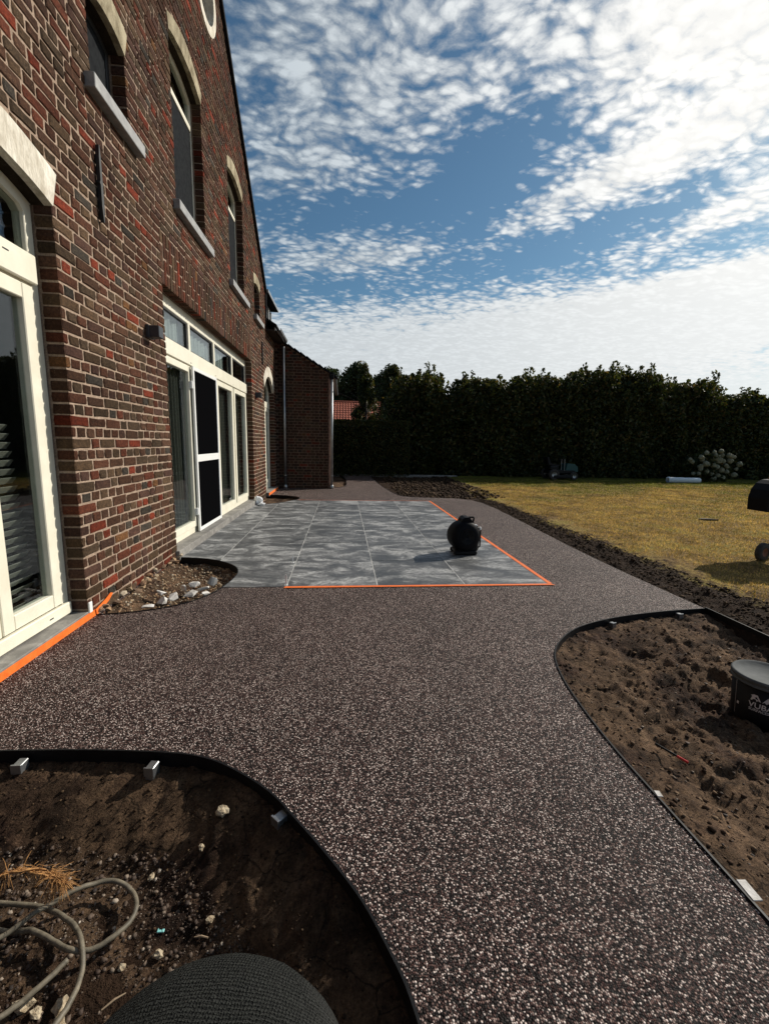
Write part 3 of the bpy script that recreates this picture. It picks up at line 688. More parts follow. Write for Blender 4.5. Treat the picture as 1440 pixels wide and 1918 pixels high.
class Opening:
    def __init__(s, y0, y1, z0, zs, rise=0, t=.0, skew=.06, orise=None, flat=0):
        s.y0, s.y1, s.z0, s.zs, s.rise, s.t, s.skew = y0, y1, z0, zs, rise, t, skew
        s.orise = rise if orise is None else orise; s.flat = flat; s.c = (y0+y1)/2; s.hw = (y1-y0)/2
    def inner(s, y): return s.zs+s.rise*(1-((y-s.c)/s.hw)**2)
    def void(s, z):
        """y-interval free of bricks at height z"""
        if z < (s.z0 if s.z0 > 1 else -.35): return None
        if z < s.zs: return (s.y0, s.y1)
        if s.flat: return (s.y0-.005, s.y1+.04) if z < s.zs+s.flat else None
        if s.t == 0: return None
        if z < s.zs+s.t: h = s.hw+s.skew*(z-s.zs)/s.t+.008; return (s.c-h, s.c+h)
        q = (z-s.zs-s.t)/max(s.orise, 1e-6)
        if q < 1: h = (s.hw+s.skew)*math.sqrt(1-q)+.008; return (s.c-h, s.c+h)
        return None
    def loop(s, g=0., n=14):
        if s.flat or not s.rise: return [(s.y0-g, s.z0-g), (s.y1+g, s.z0-g), (s.y1+g, s.zs+g), (s.y0-g, s.zs+g)]
        return [(s.y0-g, s.z0-g), (s.y1+g, s.z0-g)]+[(s.y1+g-(s.y1-s.y0+2*g)*i/n, s.inner(s.y1-(s.y1-s.y0)*i/n)+g) for i in range(n+1)]
    def outer_arc(s, n=14):
        h = s.hw+s.skew; return [(s.c+h-2*h*i/n, s.zs+s.t+s.orise*(1-(1-2*i/n)**2)) for i in range(n+1)]
    def inner_arc(s, n=14): return [(s.y1-(s.y1-s.y0)*i/n, s.inner(s.y1-(s.y1-s.y0)*i/n)) for i in range(n+1)]
    def stone(s, parent):
        n = 14; L = s.outer_arc(n)+s.inner_arc(n)[::-1]
        L = [(a+random.uniform(-.002, .002), b+random.uniform(-.002, .002)) for a, b in L]
        MB().prism(L, 'x', XW-.17, XW-.0455).build('arch_soffit', mat('shade_painted_soffit', rough=1, spec=.02, fn=mortar_fn((.025, .019, .014), (.055, .043, .032))), parent)  # soffit colour darkened to stand in for the shade under the arch
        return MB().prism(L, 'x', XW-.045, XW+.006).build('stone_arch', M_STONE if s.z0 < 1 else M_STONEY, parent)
O_L = Opening(1.85, 3.05, .05, 2.61, .10, .20)
O_FD = Opening(4.70, 8.86, .07, 2.73, flat=.455)
O_A = Opening(10.20, 11.50, .05, 2.42, .30, .20, .06, .32)
O_1 = Opening(3.63, 4.17, 3.68, 4.23, .06, .19, .06, .06)
O_2 = Opening(5.20, 6.20, 3.68, 5.25, .08, .13, .03, .14)
O_3 = Opening(7.44, 8.42, 3.68, 5.27, .08, .13, .03, .14)
O_4 = Opening(9.30, 9.88, 3.68, 4.26, .06, .17, .06, .06)
OPEN = [O_L, O_FD, O_A, O_1, O_2, O_3, O_4]
OC = (6.58, 6.86); OCO, OCI = .49, .385
APEX = (6.70, 7.74); SL = .85
def verge(y): return APEX[1]-SL*abs(y-APEX[0])
GY0, GY1 = 2.55, 10.55     # gable foot positions
LEFT_EAVE = 3.62
def spans(z):
    if z < 3.72: a, b = -4.0, 11.99
    else:
        h = (APEX[1]-z)/SL
        if h < .05: return []
        a, b = max(GY0, APEX[0]-h), min(GY1, APEX[0]+h)
    iv = [(a, b)]
    vo = [o.void(z) for o in OPEN]
    if abs(z-OC[1]) < OCO+.004: hh = math.sqrt((OCO+.004)**2-(z-OC[1])**2); vo.append((OC[0]-hh, OC[0]+hh))
    for v in vo:
        if not v: continue
        out = []
        for (p, q) in iv:
            if v[1] <= p or v[0] >= q: out.append((p, q)); continue
            if v[0] > p: out.append((p, v[0]))
            if v[1] < q: out.append((v[1], q))
        iv = out
    return iv

house = thing('brick_house', 'old brick gable house with white stone arches and cream french windows', 'house', (XW, 6.7, 0))
# mortar wall with openings
wall_loop = [(-4, -.3), (11.99, -.3), (11.99, 3.735), (GY1, 3.735), (GY1, verge(GY1)), APEX, (GY0, verge(GY0)), (GY0, 3.70), (-4, 3.70)]
circ = lambda r, n=28: [(OC[0]+r*math.cos(2*math.pi*i/n), OC[1]+r*math.sin(2*math.pi*i/n)) for i in range(n)]
holes = [o.loop(.011) for o in OPEN]+[circ(OCI+.03)]
def as_wall(loop_list, hole_list, x, parent, name, m, depth):
    mb = region(loop_list, hole_list, 0, 0)
    V = [(x, p[0], p[1]) for p in mb.v]; F = list(mb.f); o = MB().raw(V, F)
    for h in hole_list:
        n = len(h); o.raw([(x, a, b) for a, b in h]+[(x-depth, a, b) for a, b in h], [(i, (i+1) % n, n+(i+1) % n, n+i) for i in range(n)])
    return o.build(name, m, parent)
wall = as_wall([wall_loop], holes, XW-.007, house, 'wall', M_MORTAR, .16)
bricks = []
row = 0; z = ZB
while z < 7.7:
    hz = PITCH_Z-.0140
    for (a, b) in spans(z+hz/2):
        stretch = (row % 2 == 1)
        y = a
        first = True
        while y < b-.02:
            if stretch: w = .205 if rsb.random() > .07 else .098
            else: w = .098 if rsb.random() > .03 else .205
            if first and not stretch: w = .045
            if first: y += .0
            w += rsb.uniform(-.005, .005)
            if b-(y+w) < .035: w = b-y-.0
            w = min(w, b-y)
            first = False
            if w < .02: break
            bricks.append([y, z+rsb.uniform(-.0015, .0015), w-0, hz+rsb.uniform(-.003, .002), False, score((XW, y+w/2, z+.03), w*hz, (1, 0, 0))])
            y += w+.0135
    z += PITCH_Z; row += 1
# soldier courses above the wide french window
y = O_FD.y0-.004; i = 0
while y < O_FD.y1+.035:
    w = .060+rsb.uniform(-.003, .003)
    kk = math.ceil((3.165-ZB)/PITCH_Z); HS = ZB+kk*PITCH_Z-.012-2.732-.0125
    parts = [HS*.5, HS*.5] if i % 2 else [HS*.235, HS*.5, HS*.235]
    zz = 2.732
    for h in parts:
        bricks.append([y, zz, w, h, True, score((XW, y, zz+h/2), w*h, (1, 0, 0))]); zz += h+(.0125 if i % 2 else (HS*.03+.0125)/2)
    y += w+.0125; i += 1
lay(wall, bricks, lambda u, z: Matrix.Translation((XW, u, z)), M_BRICK)
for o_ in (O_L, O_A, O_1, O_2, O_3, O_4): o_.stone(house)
# oculus ring
mb = MB(); n = 32
V = []; F = []
for i in range(n):
    a = 2*math.pi*i/n; c, s = math.cos(a), math.sin(a)
    for r, x in ((OCI, XW-.15), (OCI, XW+.006), (OCO, XW+.006), (OCO, XW-.05)): V.append((x, OC[0]+r*c, OC[1]+r*s))
for i in range(n):
    j = (i+1) % n
    for k in range(3): F.append((i*4+k, i*4+k+1, j*4+k+1, j*4+k))
mb.raw(V, F).build('stone_ring', M_STONE, house, smooth=False)
ow = MB().prism(circ(OCI-.002), 'x', XW-.135, XW-.12).build('window', M_GLASS, house); ow['label'] = 'round gable window'
MB().prism(circ(OCI+.02), 'x', XW-.30, XW-.28).build('blind', M_SCREEN, ow)
# verge and roof of the gable
for sgn in (1, -1):
    y1 = GY1+.02 if sgn > 0 else GY0-.02
    L = [(APEX[0], APEX[1]-.0), (y1, verge(y1)), (y1, verge(y1)+.075), (APEX[0], APEX[1]+.08)]
    MB().prism(L, 'x', XW-.10, XW+.045).build('verge', M_SLATE, house)
    L2 = [(APEX[0], APEX[1]+.03), (y1+sgn*.05, verge(y1)-.02), (y1+sgn*.05, verge(y1)+.05), (APEX[0], APEX[1]+.11)]
    MB().prism(L2, 'x', XW-9.0, XW-.101).build('roof', M_SLATE, house)
MB().box(XW-.16, XW+.03, GY1-.02, GY1+.05, 3.80, verge(GY1)+.05, .005).build('kneeler', M_SLATE, house)
MB().box(XW-9, XW+.06, -4, GY0, 3.70, 3.80).build('roof', M_SLATE, house)
# side and back shell so that daylight does not leak through the rooms
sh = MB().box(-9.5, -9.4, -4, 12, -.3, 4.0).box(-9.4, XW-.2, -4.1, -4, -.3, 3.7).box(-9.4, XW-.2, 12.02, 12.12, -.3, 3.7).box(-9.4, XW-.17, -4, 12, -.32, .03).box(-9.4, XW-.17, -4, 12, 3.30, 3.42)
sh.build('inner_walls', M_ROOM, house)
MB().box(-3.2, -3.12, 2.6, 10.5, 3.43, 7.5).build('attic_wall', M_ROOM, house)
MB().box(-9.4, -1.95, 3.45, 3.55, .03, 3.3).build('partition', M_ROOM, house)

def frame_rect(y0, y1, z0, z1, w, x0, x1, b=.004, wb=None, wt=None):
    wb = wb or w; wt = wt or w
    return MB().box(x0, x1, y0, y0+w, z0, z1, b).box(x0, x1, y1-w, y1, z0, z1, b).box(x0+.001, x1-.001, y0+w, y1-w, z0, z0+wb, b).box(x0+.001, x1-.001, y0+w, y1-w, z1-wt, z1, b)
def curtain(y0, y1, z0, z1, x, m, parent, name='curtain', amp=.022, wl=.085):
    n = max(8, int((y1-y0)/.011)); V = []; F = []
    ph = random.uniform(0, 6)
    for i in range(n+1):
        y = y0+(y1-y0)*i/n; dx = amp*math.sin(y/wl*2*math.pi+ph+1.5*math.sin(y*5))+.006*math.sin(y*130)
        V += [(x+dx*.7, y, z1), (x+dx*1.2, y+.008*math.sin(y*9), z0)]
    F = [(2*i, 2*i+2, 2*i+3, 2*i+1) for i in range(n)]
    me = bpy.data.meshes.new(name); me.from_pydata(V, [], F); me.materials.append(m)
    for p in me.polygons: p.use_smooth = True
    return link(name, me, parent)
FX = XW-.12    # face of the window frames

# ---- near left french window
fw = MB()
arc = [(y, z) for y, z in O_L.inner_arc(12)]; arc2 = [(max(min(y, 3.05-.07), 1.85+.07), z-.07) for y, z in arc]
fw.prism(arc+arc2[::-1], 'x', FX-.07, FX)
fw.box(FX-.07, FX-.0005, 2.98, 3.048, .06, 2.60, .004).box(FX-.07, FX-.0005, 1.852, 1.92, .06, 2.60, .004)
fw.box(FX-.07, FX-.001, 1.92, 2.98, .06, .13, .004).box(FX-.07, FX-.001, 1.92, 2.98, 2.13, 2.30, .004)
win = fw.build('window', M_FRAME, house); win['label'] = 'near left french window under the white stone arch'
rail = MB().box(FX+.001, FX+.032, 1.93, 3.00, 2.14, 2.305, .006).build('transom_rail', M_FRAME, win)
MB().box(FX+.0325, FX+.034, 2.73, 2.775, 2.245, 2.252).build('drain_slot', M_BLKMET, win)
MB().box(FX+.001, FX+.030, 1.93, 3.03, .066, .145, .006).build('drip_rail', M_FRAME, win)
MB().box(FX+.0305, FX+.032, 2.80, 2.835, .100, .107).build('drain_slot', M_BLKMET, win)
for y0, y1 in ((1.925, 2.445), (2.455, 2.972)):
    lf = frame_rect(y0, y1, .15, 2.125, .088, FX-.055, FX+.012, .005).build('door_leaf', M_FRAME, win)
    MB().box(FX-.028, FX-.022, y0+.08, y1-.08, .23, 2.045).build('pane', M_GLASS, win)
MB().prism([(1.92, 2.305), (2.98, 2.305)]+[(y, z) for y, z in arc2], 'x', FX-.03, FX-.024).build('pane', M_GLASS, win)
MB().box(FX-.006, FX+.001, 2.972, 2.982, .15, 2.125).build('seal', M_GAP, win)
curtain(2.30, 2.62, 1.35, 2.62, FX-.26, M_CURTD, win); curtain(2.66, 2.86, .16, 2.62, FX-.20, M_GAPC, win, amp=.014, wl=.05)
for i in range(22):
    zz = .20+i*.052; mb = MB().box(-.024, .024, 1.90, 2.93-.0045*i, -.0015, .0015); c, s = math.cos(R(52)), math.sin(R(52))
    mb.v = [(FX-.13+p[0]*c-p[2]*s, p[1], zz+p[0]*s+p[2]*c) for p in mb.v]; mb.build('blind_slat', M_SLAT, win)
th = MB().box(FX-.06, XW+.002, 1.80, 3.085, -.02, .058, .004).build('doorstep', M_CONC, house); th['label'] = 'grey stone doorstep with the wide orange tape on it'
MB().box(XW-.002, XW+.010, 3.052, 3.090, .045, .12, .003).build('stone_chip', M_WHITE, house)

# ---- wide french window
fd = MB().box(FX-.07, FX-.0005, 4.702, 4.76, .08, 2.725, .004).box(FX-.07, FX-.0005, 8.80, 8.858, .08, 2.725, .004)
fd.box(FX-.07, FX-.001, 4.76, 8.80, 2.615, 2.728, .004).box(FX-.07, FX-.001, 4.76, 8.80, .078, .19, .004)
wide = fd.build('window', M_FRAME, house); wide['label'] = 'wide four bay french window with a row of small top lights'
MB().box(FX+.0005, FX+.026, 4.72, 8.84, 2.125, 2.295, .006).build('transom_rail', M_FRAME, wide)
bays = [4.76, 5.755, 6.79, 7.83, 8.80]
mu = MB()
for y in bays[1:-1]: mu.box(FX-.07, FX-.0015, y-.04, y+.04, .19, 2.124, .004); mu.box(FX-.07, FX+.006, y-.032, y+.032, 2.296, 2.6145, .004)
mu.box(FX-.07, FX-.002, 4.76, 8.80, 2.124, 2.295)
mu.build('mullion', M_FRAME, wide)
for i in range(4):
    a, b = bays[i]+(.04 if i else .0), bays[i+1]-(.04 if i < 3 else .0)
    frame_rect(a+.004, b-.004, .155, 2.115, .075, FX-.05, FX+.014, .004).build('door_leaf', M_FRAME, wide)
    MB().box(FX-.026, FX-.02, a+.07, b-.07, .22, 2.05).build('pane', M_GLASS, wide)
    frame_rect(a+.0, b-.0, 2.296, 2.6145, .022, FX-.045, FX-.006, .002).build('sash', M_GAP, wide)
    MB().box(FX-.03, FX-.024, a+.02, b-.02, 2.315, 2.60).build('pane', M_GLASS, wide)
    MB().box(FX+.0265, FX+.028, bays[i+1]-.06, bays[i+1]-.03, 2.15, 2.158).build('drain_slot', M_BLKMET, wide)
curtain(5.28, 5.72, .12, 2.10, FX-.11, M_CURTD, wide); curtain(6.95, 7.80, .12, 2.10, FX-.11, M_CURTD, wide, wl=.11); curtain(8.15, 8.78, .12, 2.10, FX-.11, M_CURTD, wide, wl=.12)
curtain(4.78, 7.55, 2.20, 2.72, FX-.085, M_CURTAIN, wide, wl=.17)
sc = frame_rect(5.68, 6.70, .085, 2.118, .045, FX+.030, FX+.055, .003).box(FX+.031, FX+.054, 5.725, 6.655, .965, 1.055, .003)
sd = sc.build('screen_door', M_WHITE, wide)
for z0_, z1_ in ((.13, .965), (1.055, 2.073)): MB().box(FX+.040, FX+.044, 5.725, 6.655, z0_, z1_).build('mesh_panel', M_SCREEN, wide)
for zz in (.30, 1.85): MB().box(FX+.014, FX+.05, 5.645, 5.675, zz, zz+.09, .005).build('hinge', M_WHITE, wide)
th2 = MB().box(FX-.06, -1.700, 4.66, 8.88, -.02, .080, .004).build('doorstep', M_CONC, house); th2['label'] = 'long pale stone doorstep of the wide french window'

# ---- far arched door
arcA = O_A.inner_arc(12); arcA2 = [(max(min(y, 11.50-.07), 10.20+.07), z-.07) for y, z in arcA]
fa = MB().prism(arcA+arcA2[::-1], 'x', FX-.07, FX).box(FX-.07, FX-.0005, 10.202, 10.27, .06, 2.41, .004).box(FX-.07, FX-.0005, 11.43, 11.498, .06, 2.41, .004)
fa.box(FX-.07, FX-.001, 10.27, 11.43, .062, .22, .004).box(FX-.07, FX+.02, 10.23, 11.47, 2.02, 2.16, .004)
ad = fa.build('window', M_FRAME, house); ad['label'] = 'far arched glass door at the second pier'
for a, b in ((10.275, 10.845), (10.855, 11.425)):
    frame_rect(a, b, .225, 2.015, .08, FX-.055, FX+.012, .004).build('door_leaf', M_FRAME, ad); MB().box(FX-.026, FX-.02, a+.07, b-.07, .29, 1.95).build('pane', M_GLASS, ad)
MB().prism([(10.27, 2.162), (11.43, 2.162)]+arcA2, 'x', FX-.03, FX-.024).build('pane', M_GLASS, ad)
MB().box(FX-.06, -1.673, 10.16, 11.52, -.02, .07, .004).build('doorstep', M_CONC, house)

# ---- upper windows
def upper(o_, label, transom=None, split=None):
    arc = o_.inner_arc(10); w = .045; i0, i1 = o_.y0+w, o_.y1-w
    arc2 = [(max(min(y, i1), i0), z-w) for y, z in arc]
    mb = MB().prism(arc+arc2[::-1], 'x', FX-.06, FX).box(FX-.06, FX-.0005, o_.y0+.001, i0, 3.69, o_.zs, .003).box(FX-.06, FX-.0005, i1, o_.y1-.001, 3.69, o_.zs, .003).box(FX-.06, FX-.001, i0, i1, 3.69, 3.75, .003)
    if transom: mb.box(FX-.06, FX+.006, i0, i1, transom-.03, transom+.03, .003)
    w_ = mb.build('window', MATS['dark_frame'] if not transom else M_FRAME, house); w_['label'] = label
    if transom:
        MB().box(FX-.012, FX-.006, i0, i1, 3.75, transom-.03).build('blind', M_BLIND, w_)
        MB().prism([(i0, transom+.03), (i1, transom+.03)]+arc2, 'x', FX-.03, FX-.024).build('pane', M_GLASS, w_)
        curtain(i0, i1, transom+.03, o_.zs+.08, FX-.15, M_CURTD, w_)
    else:
        MB().prism([(i0, 3.75), (i1, 3.75)]+arc2, 'x', FX-.012, FX-.006).build('blind', M_BLIND, w_)
    MB().box(FX-.06, XW+.065, o_.y0-.09, o_.y1+.14, 3.585, 3.678, .004).build('sill', M_BLUE, w_)
mat('dark_frame', (.03, .03, .032), .5)
upper(O_1, 'small upper window nearest the camera'); upper(O_2, 'tall upper window left of the gable middle', 4.94); upper(O_3, 'tall upper window right of the gable middle', 4.94); upper(O_4, 'small upper window farthest from the camera')
for y, z0_, z1_, l in ((3.605, 2.77, 3.27, 'iron wall anchor below the first small window'), (9.98, 2.85, 3.32, 'iron wall anchor above the far arched door')):
    mb = MB().prism([(y-.004, z0_), (y+.004, z0_), (y+.016, z0_+.1), (y+.014, z0_+.24), (y+.024, z0_+.25), (y+.014, z0_+.27), (y+.012, z1_-.08), (y+.003, z1_), (y-.003, z1_), (y-.012, z1_-.08), (y-.014, z0_+.27), (y-.024, z0_+.25), (y-.014, z0_+.24), (y-.016, z0_+.1)], 'x', XW+.004, XW+.030)
    mb.build('wall_anchor', M_BLKMET, house)['label'] = l
# wall lamps stay with the wall
def lamp(y, z, label):
    p = MB().box(XW+.002, XW+.03, y-.055, y+.055, z-.055, z+.055, .003).build('wall_lamp', M_LAMP, house); p['label'] = label
    MB().box(XW+.03, XW+.115, y-.05, y+.05, z-.048, z+.050, .004).build('lamp_head', M_LAMP, p)
lamp(4.30, 2.185, 'dark cube wall lamp left of the wide french window'); lamp(9.22, 2.14, 'dark cube wall lamp between french window and arched door')
# rough footing of the first pier
mb = MB(); rs = random.Random(11)
def rock(mb, c, r, rs, flat=1.0, sub=0):
    bm = bmesh.new(); bmesh.ops.create_icosphere(bm, subdivisions=1+sub, radius=1)
    q = Matrix.Rotation(rs.uniform(0, 6.28), 3, 'Z') @ Matrix.Rotation(rs.uniform(-.6, .6), 3, 'X')
    V = []
    for v in bm.verts:
        p = v.co*(1+rs.uniform(-.28, .28)); p = Vector((p.x*r[0], p.y*r[1], p.z*r[2]*flat)); V.append(q @ p+Vector(c))
    mb.raw(V, [tuple(v.index for v in f.verts) for f in bm.faces]); bm.free()
for i in range(70):
    y = 3.12+1.55*rs.random(); zz = rs.uniform(-.12, .055)*(1 if y < 4.4 else .6); s = rs.uniform(.5, 1)
    rock(mb, (XW+rs.uniform(-.01, .025), y, zz-.01), (.035*s, .055*s, .026*s), rs)
mb.build('footing', M_FOUND, wall, kind='stuff')

# ------------------------------------------------------------------ rear wing and lean-to
ext = thing('brick_outbuilding', 'low brick lean-to with sloping roof and downpipes beyond the gable house', 'outbuilding', (-1.0, 11.9, 0))
YD = 11.90; XE = -.355
def rz(x): return 3.70-(x+1.50)*.60
el = [(-1.735, -.3), (XE, -.3), (XE, rz(XE)-.02), (-1.735, rz(-1.735)-.02)]
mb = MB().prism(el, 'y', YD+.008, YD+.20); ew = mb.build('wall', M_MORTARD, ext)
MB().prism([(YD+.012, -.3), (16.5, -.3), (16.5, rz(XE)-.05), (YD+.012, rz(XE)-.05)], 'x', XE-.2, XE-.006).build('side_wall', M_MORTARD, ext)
bl = []; z = ZB; row = 0
while z < 3.8:
    hz = PITCH_Z-.0140; xe = XE
    zt = z+hz
    xmax = min(XE, -1.50+(3.68-zt)/.60)
    y = -1.735+(.045 if row % 2 else 0)
    while y < xmax-.02:
        w = (.205 if row % 2 else .098) if rsb.random() > .06 else .098
        if xmax-(y+w) < .04: w = xmax-y
        w = min(w, xmax-y)
        bl.append([y, z, w, hz, False, score((y+w/2, YD, z), w*hz, (0, 1, 0))]); y += w+.012
    z += PITCH_Z; row += 1
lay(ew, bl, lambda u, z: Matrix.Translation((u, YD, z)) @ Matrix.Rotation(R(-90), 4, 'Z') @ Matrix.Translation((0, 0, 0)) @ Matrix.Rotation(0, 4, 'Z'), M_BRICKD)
# verge tiles of the lean-to
for i in range(9):
    xa = -1.56+i*.155; L = [(xa, rz(xa)-.02), (xa+.175, rz(xa+.175)-.02), (xa+.175, rz(xa+.175)+.02), (xa, rz(xa)+.055)]
    if xa > XE+.05: break
    MB().prism(L, 'y', YD-.05, YD+.26).build('verge_tile', M_SLATE, ext)
MB().prism([(-1.74, rz(-1.74)-.01), (XE+.10, rz(XE+.10)-.01), (XE+.10, rz(XE+.10)+.03), (-1.74, rz(-1.74)+.03)], 'y', YD+.261, 16.6).build('roof', M_SLATE, ext)
MB().prism([(-6, 6.25), (-1.741, rz(-1.74)), (-1.741, rz(-1.74)+.05), (-6, 6.30)], 'y', YD-.02, 16.6).build('roof', M_SLATE, ext)
MB().box(XE-.03, XE+.02, YD-.03, YD+.02, .0, 2.90, .004).build('corner_post', mat('faded_brick_edge', rough=.9, fn=worn((.10, .055, .045), (.30, .20, .16), 10, 60, .5, .004)), ext)
def pipe(x, y, z0, z1, r, hopper, label):
    p = MB().tube([(x, y, z0), (x, y, z1)], r, 12).build('downpipe', M_ZINC, ext, True); p['label'] = label
    for zz in (z0+.35, (z0+z1)/2, z1-.35): MB().lathe([(r+.004, -.012), (r+.004, .012)], (x, y, zz), seg=12).build('clamp', M_ZINC, p)
    MB().lathe([(r+.012, 0), (r+.022, .03), (r+.018, .07), (r+.002, .10)], (x, y, z0), seg=12).build('base_collar', M_ZINC, p, True)
    if hopper: MB().box(x-.06, x+.06, y-.055, y+.055, z1-.02, z1+.09, .012).build('hopper', M_SLATE, p)
    return p
pipe(-1.515, 11.80, .0, 3.60, .034, False, 'zinc downpipe in the shaded inner corner')
pipe(-.297, 11.83, .0, 2.88, .034, True, 'zinc downpipe at the outer corner of the lean-to')
def gutter(x, z, y0, y1, r, parent):
    V = []; F = []
    for i in range(9):
        a = math.pi+math.pi*i/8
        for y in (y0, y1): V.append((x+r*math.cos(a), y, z+r*math.sin(a)))
        
    F = [(2*i, 2*i+1, 2*i+3, 2*i+2) for i in range(8)]
    mb = MB().raw(V, F).raw([(x+(r-.006)*math.cos(math.pi+math.pi*i/8), y, z+(r-.006)*math.sin(math.pi+math.pi*i/8)) for i in range(9) for y in (y0, y1)], F)
    mb.box(x+r-.008, x+r+.006, y0, y1, z-.004, z+.010, .003)
    return mb.build('gutter', M_ZINC, parent)
gutter(-1.475, 3.755, 10.62, 11.86, .062, house)
gutter(XE+.115, 2.955, 11.95, 16.5, .055, ext)
# wing of the house between gable and lean-to: soffit, fascia, roof
MB().box(XW-.05, -1.545, 10.58, 11.88, 3.700, 3.722).build('soffit', mat('dark_boards', (.030, .022, .018), .8), house)
MB().box(-1.560, -1.540, 10.58, 11.86, 3.690, 3.78, .003).build('fascia', mat('dark_boards'), house)
wr = MB().prism([(-1.50, 3.785), (-1.50, 3.83), (-7.5, 7.43), (-7.5, 7.38)], 'y', 10.56, 11.879).build('roof', M_SLATE, house)
# dormer
dm = MB().box(-3.6, -1.86, 10.75, 12.05, 3.85, 4.52).build('dormer', mat('zinc_cheek', (.11, .11, .115), .6), house)
MB().box(-1.859, -1.83, 10.78, 12.02, 3.90, 3.98, .004).build('frame', M_FRAME, dm)
for y in (10.80, 11.20, 11.60, 11.98): MB().box(-1.859, -1.825, y-.025, y+.025, 3.981, 4.449, .004).build('frame', mat('grey_paint', (.32, .31, .29), .5), dm)
MB().box(-1.858, -1.845, 10.80, 12.0, 3.985, 4.445).build('pane', M_GLASS, dm)
MB().prism([(-3.6, 4.521), (-1.69, 4.521), (-1.69, 4.575), (-3.6, 4.66)], 'y', 10.62, 12.20).build('dormer_roof', M_SLATE, dm)
MB().box(-1.688, -1.672, 10.62, 12.20, 4.515, 4.58, .003).build('fascia', M_ZINC, dm)

# ------------------------------------------------------------------ far garden
def leaf_mesh(name, P, size, m, seed, flat=.0):
    rs = np.random.RandomState(seed); n = len(P); P = np.asarray(P)
    a = rs.normal(size=(n, 3)); a /= np.linalg.norm(a, axis=1)[:, None]
    b = rs.normal(size=(n, 3)); b -= a*(a*b).sum(1)[:, None]; b /= np.linalg.norm(b, axis=1)[:, None]
    s = size*(rs.uniform(.6, 1.25, n))[:, None]; c = np.cross(a, b)
    V = np.stack([P-a*s*.5, P+b*s*.30+c*s*.08, P+a*s*.55, P-b*s*.30+c*s*.08], 1).reshape(-1, 3)
    F = np.arange(4*n).reshape(n, 4)
    return mesh_np(name, V, F, False, m)
def crown_points(w, d, h, z0, n, seed, shoots=46, top=.9, round_=.6):
    rs = np.random.RandomState(seed); pts = []
    # body
    nb = int(n*.72); u = rs.uniform(-1, 1, nb); v = rs.uniform(-1, 1, nb); t = rs.uniform(0, 1, nb)
    # favour the outside of the crown
    shell = rs.rand(nb) < .6; ang = rs.uniform(0, 2*np.pi, nb)
    u = np.where(shell, np.cos(ang)*rs.uniform(.8, 1.02, nb), u); v = np.where(shell, np.sin(ang)*rs.uniform(.8, 1.02, nb), v)
    r = np.sqrt(np.clip(1-np.clip((t-.62)/.38, 0, 1)**2*round_, .05, 1))
    lump = 1+.12*np.sin(t*9+ang*3+seed)+.1*np.sin(ang*5+seed*2)
    pts.append(np.stack([u*w/2*r*lump, v*d/2*r*lump, z0+t*(h-z0)*.92], 1))
    ns = shoots; per = int((n-nb)/ns)
    for k in range(ns):
        bx, by = rs.uniform(-.46, .46)*w, rs.uniform(-.42, .42)*d
        hh = h*(.84+.20*rs.rand()**1.2)*(1-.20*(2*abs(bx)/w)**2)*top/.9; st = h*.62
        lean = rs.uniform(-.22, .22, 2); tt = rs.rand(per)**1.25
        rad = .24*(1-tt)+.075
        a = rs.uniform(0, 6.28, per); q = np.sqrt(rs.rand(per))
        pts.append(np.stack([bx+lean[0]*tt*2+rad*q*np.cos(a), by+lean[1]*tt*2+rad*q*np.sin(a), st+(hh-st)*tt], 1))
    return np.concatenate(pts)
def trunk_mb(h, spread, rs, n=3):
    mb = MB()
    for k in range(n):
        x, y = rs.uniform(-spread, spread), rs.uniform(-.15, .15)
        mb.tube([(x, y, -.1), (x+rs.uniform(-.1, .1), y, h*.35), (x+rs.uniform(-.2, .2), y+rs.uniform(-.2, .2), h*.65), (x+rs.uniform(-.3, .3), y, h*.93)], [.05, .04, .025, .008], 6)
    return mb
HV = []
rs = random.Random(5)
for k in range(5):
    cm = leaf_mesh('crown', crown_points(2.5, 1.8, 4.05, .0, 20000, 30+k, shoots=38), .135, M_LEAF, 50+k)
    tm = trunk_mb(4.0, .5, rs).build('trunk', M_BARK)
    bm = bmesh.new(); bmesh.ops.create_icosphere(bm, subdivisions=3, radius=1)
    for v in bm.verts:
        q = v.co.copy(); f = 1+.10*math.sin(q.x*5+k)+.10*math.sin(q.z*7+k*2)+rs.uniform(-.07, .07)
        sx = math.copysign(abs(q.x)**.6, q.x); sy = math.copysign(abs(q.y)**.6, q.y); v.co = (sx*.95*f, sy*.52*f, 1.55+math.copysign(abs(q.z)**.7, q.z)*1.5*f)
    im = bpy.data.meshes.new('light_block_core'); bm.to_mesh(im); bm.free(); im.materials.append(mat('dark_core', (.010, .010, .006), .95, spec=.05))  # solid dark core added so light does not leak through the crown
    HV.append((cm, tm.data, im)); bpy.data.objects.remove(tm)
hp = [(3.0, 4.00), (4.25, 3.62), (5.45, 4.02), (6.65, 3.90), (7.8, 4.10), (9.0, 4.25), (10.2, 4.45), (11.25, 4.72), (12.4, 4.50), (13.6, 4.22), (14.8, 4.06), (16.0, 3.80), (17.2, 3.70), (18.5, 3.9), (19.8, 3.8), (21.2, 4.0)]
descr = ['beside the low clipped hedge', 'in the dip next to the leftmost of the tall row', 'third of the tall row from the left', 'fourth of the tall row from the left', 'fifth of the tall row, left of the ride-on mower', 'behind the dark ride-on mower', 'right of the ride-on mower', 'tallest of the row with the highest tip', 'right of the tallest one', 'behind the rolled white tube', 'left behind the flowering hydrangea', 'right behind the flowering hydrangea', 'at the right edge of the photo', 'first one past the right edge', 'second one past the right edge', 'third one past the right edge']
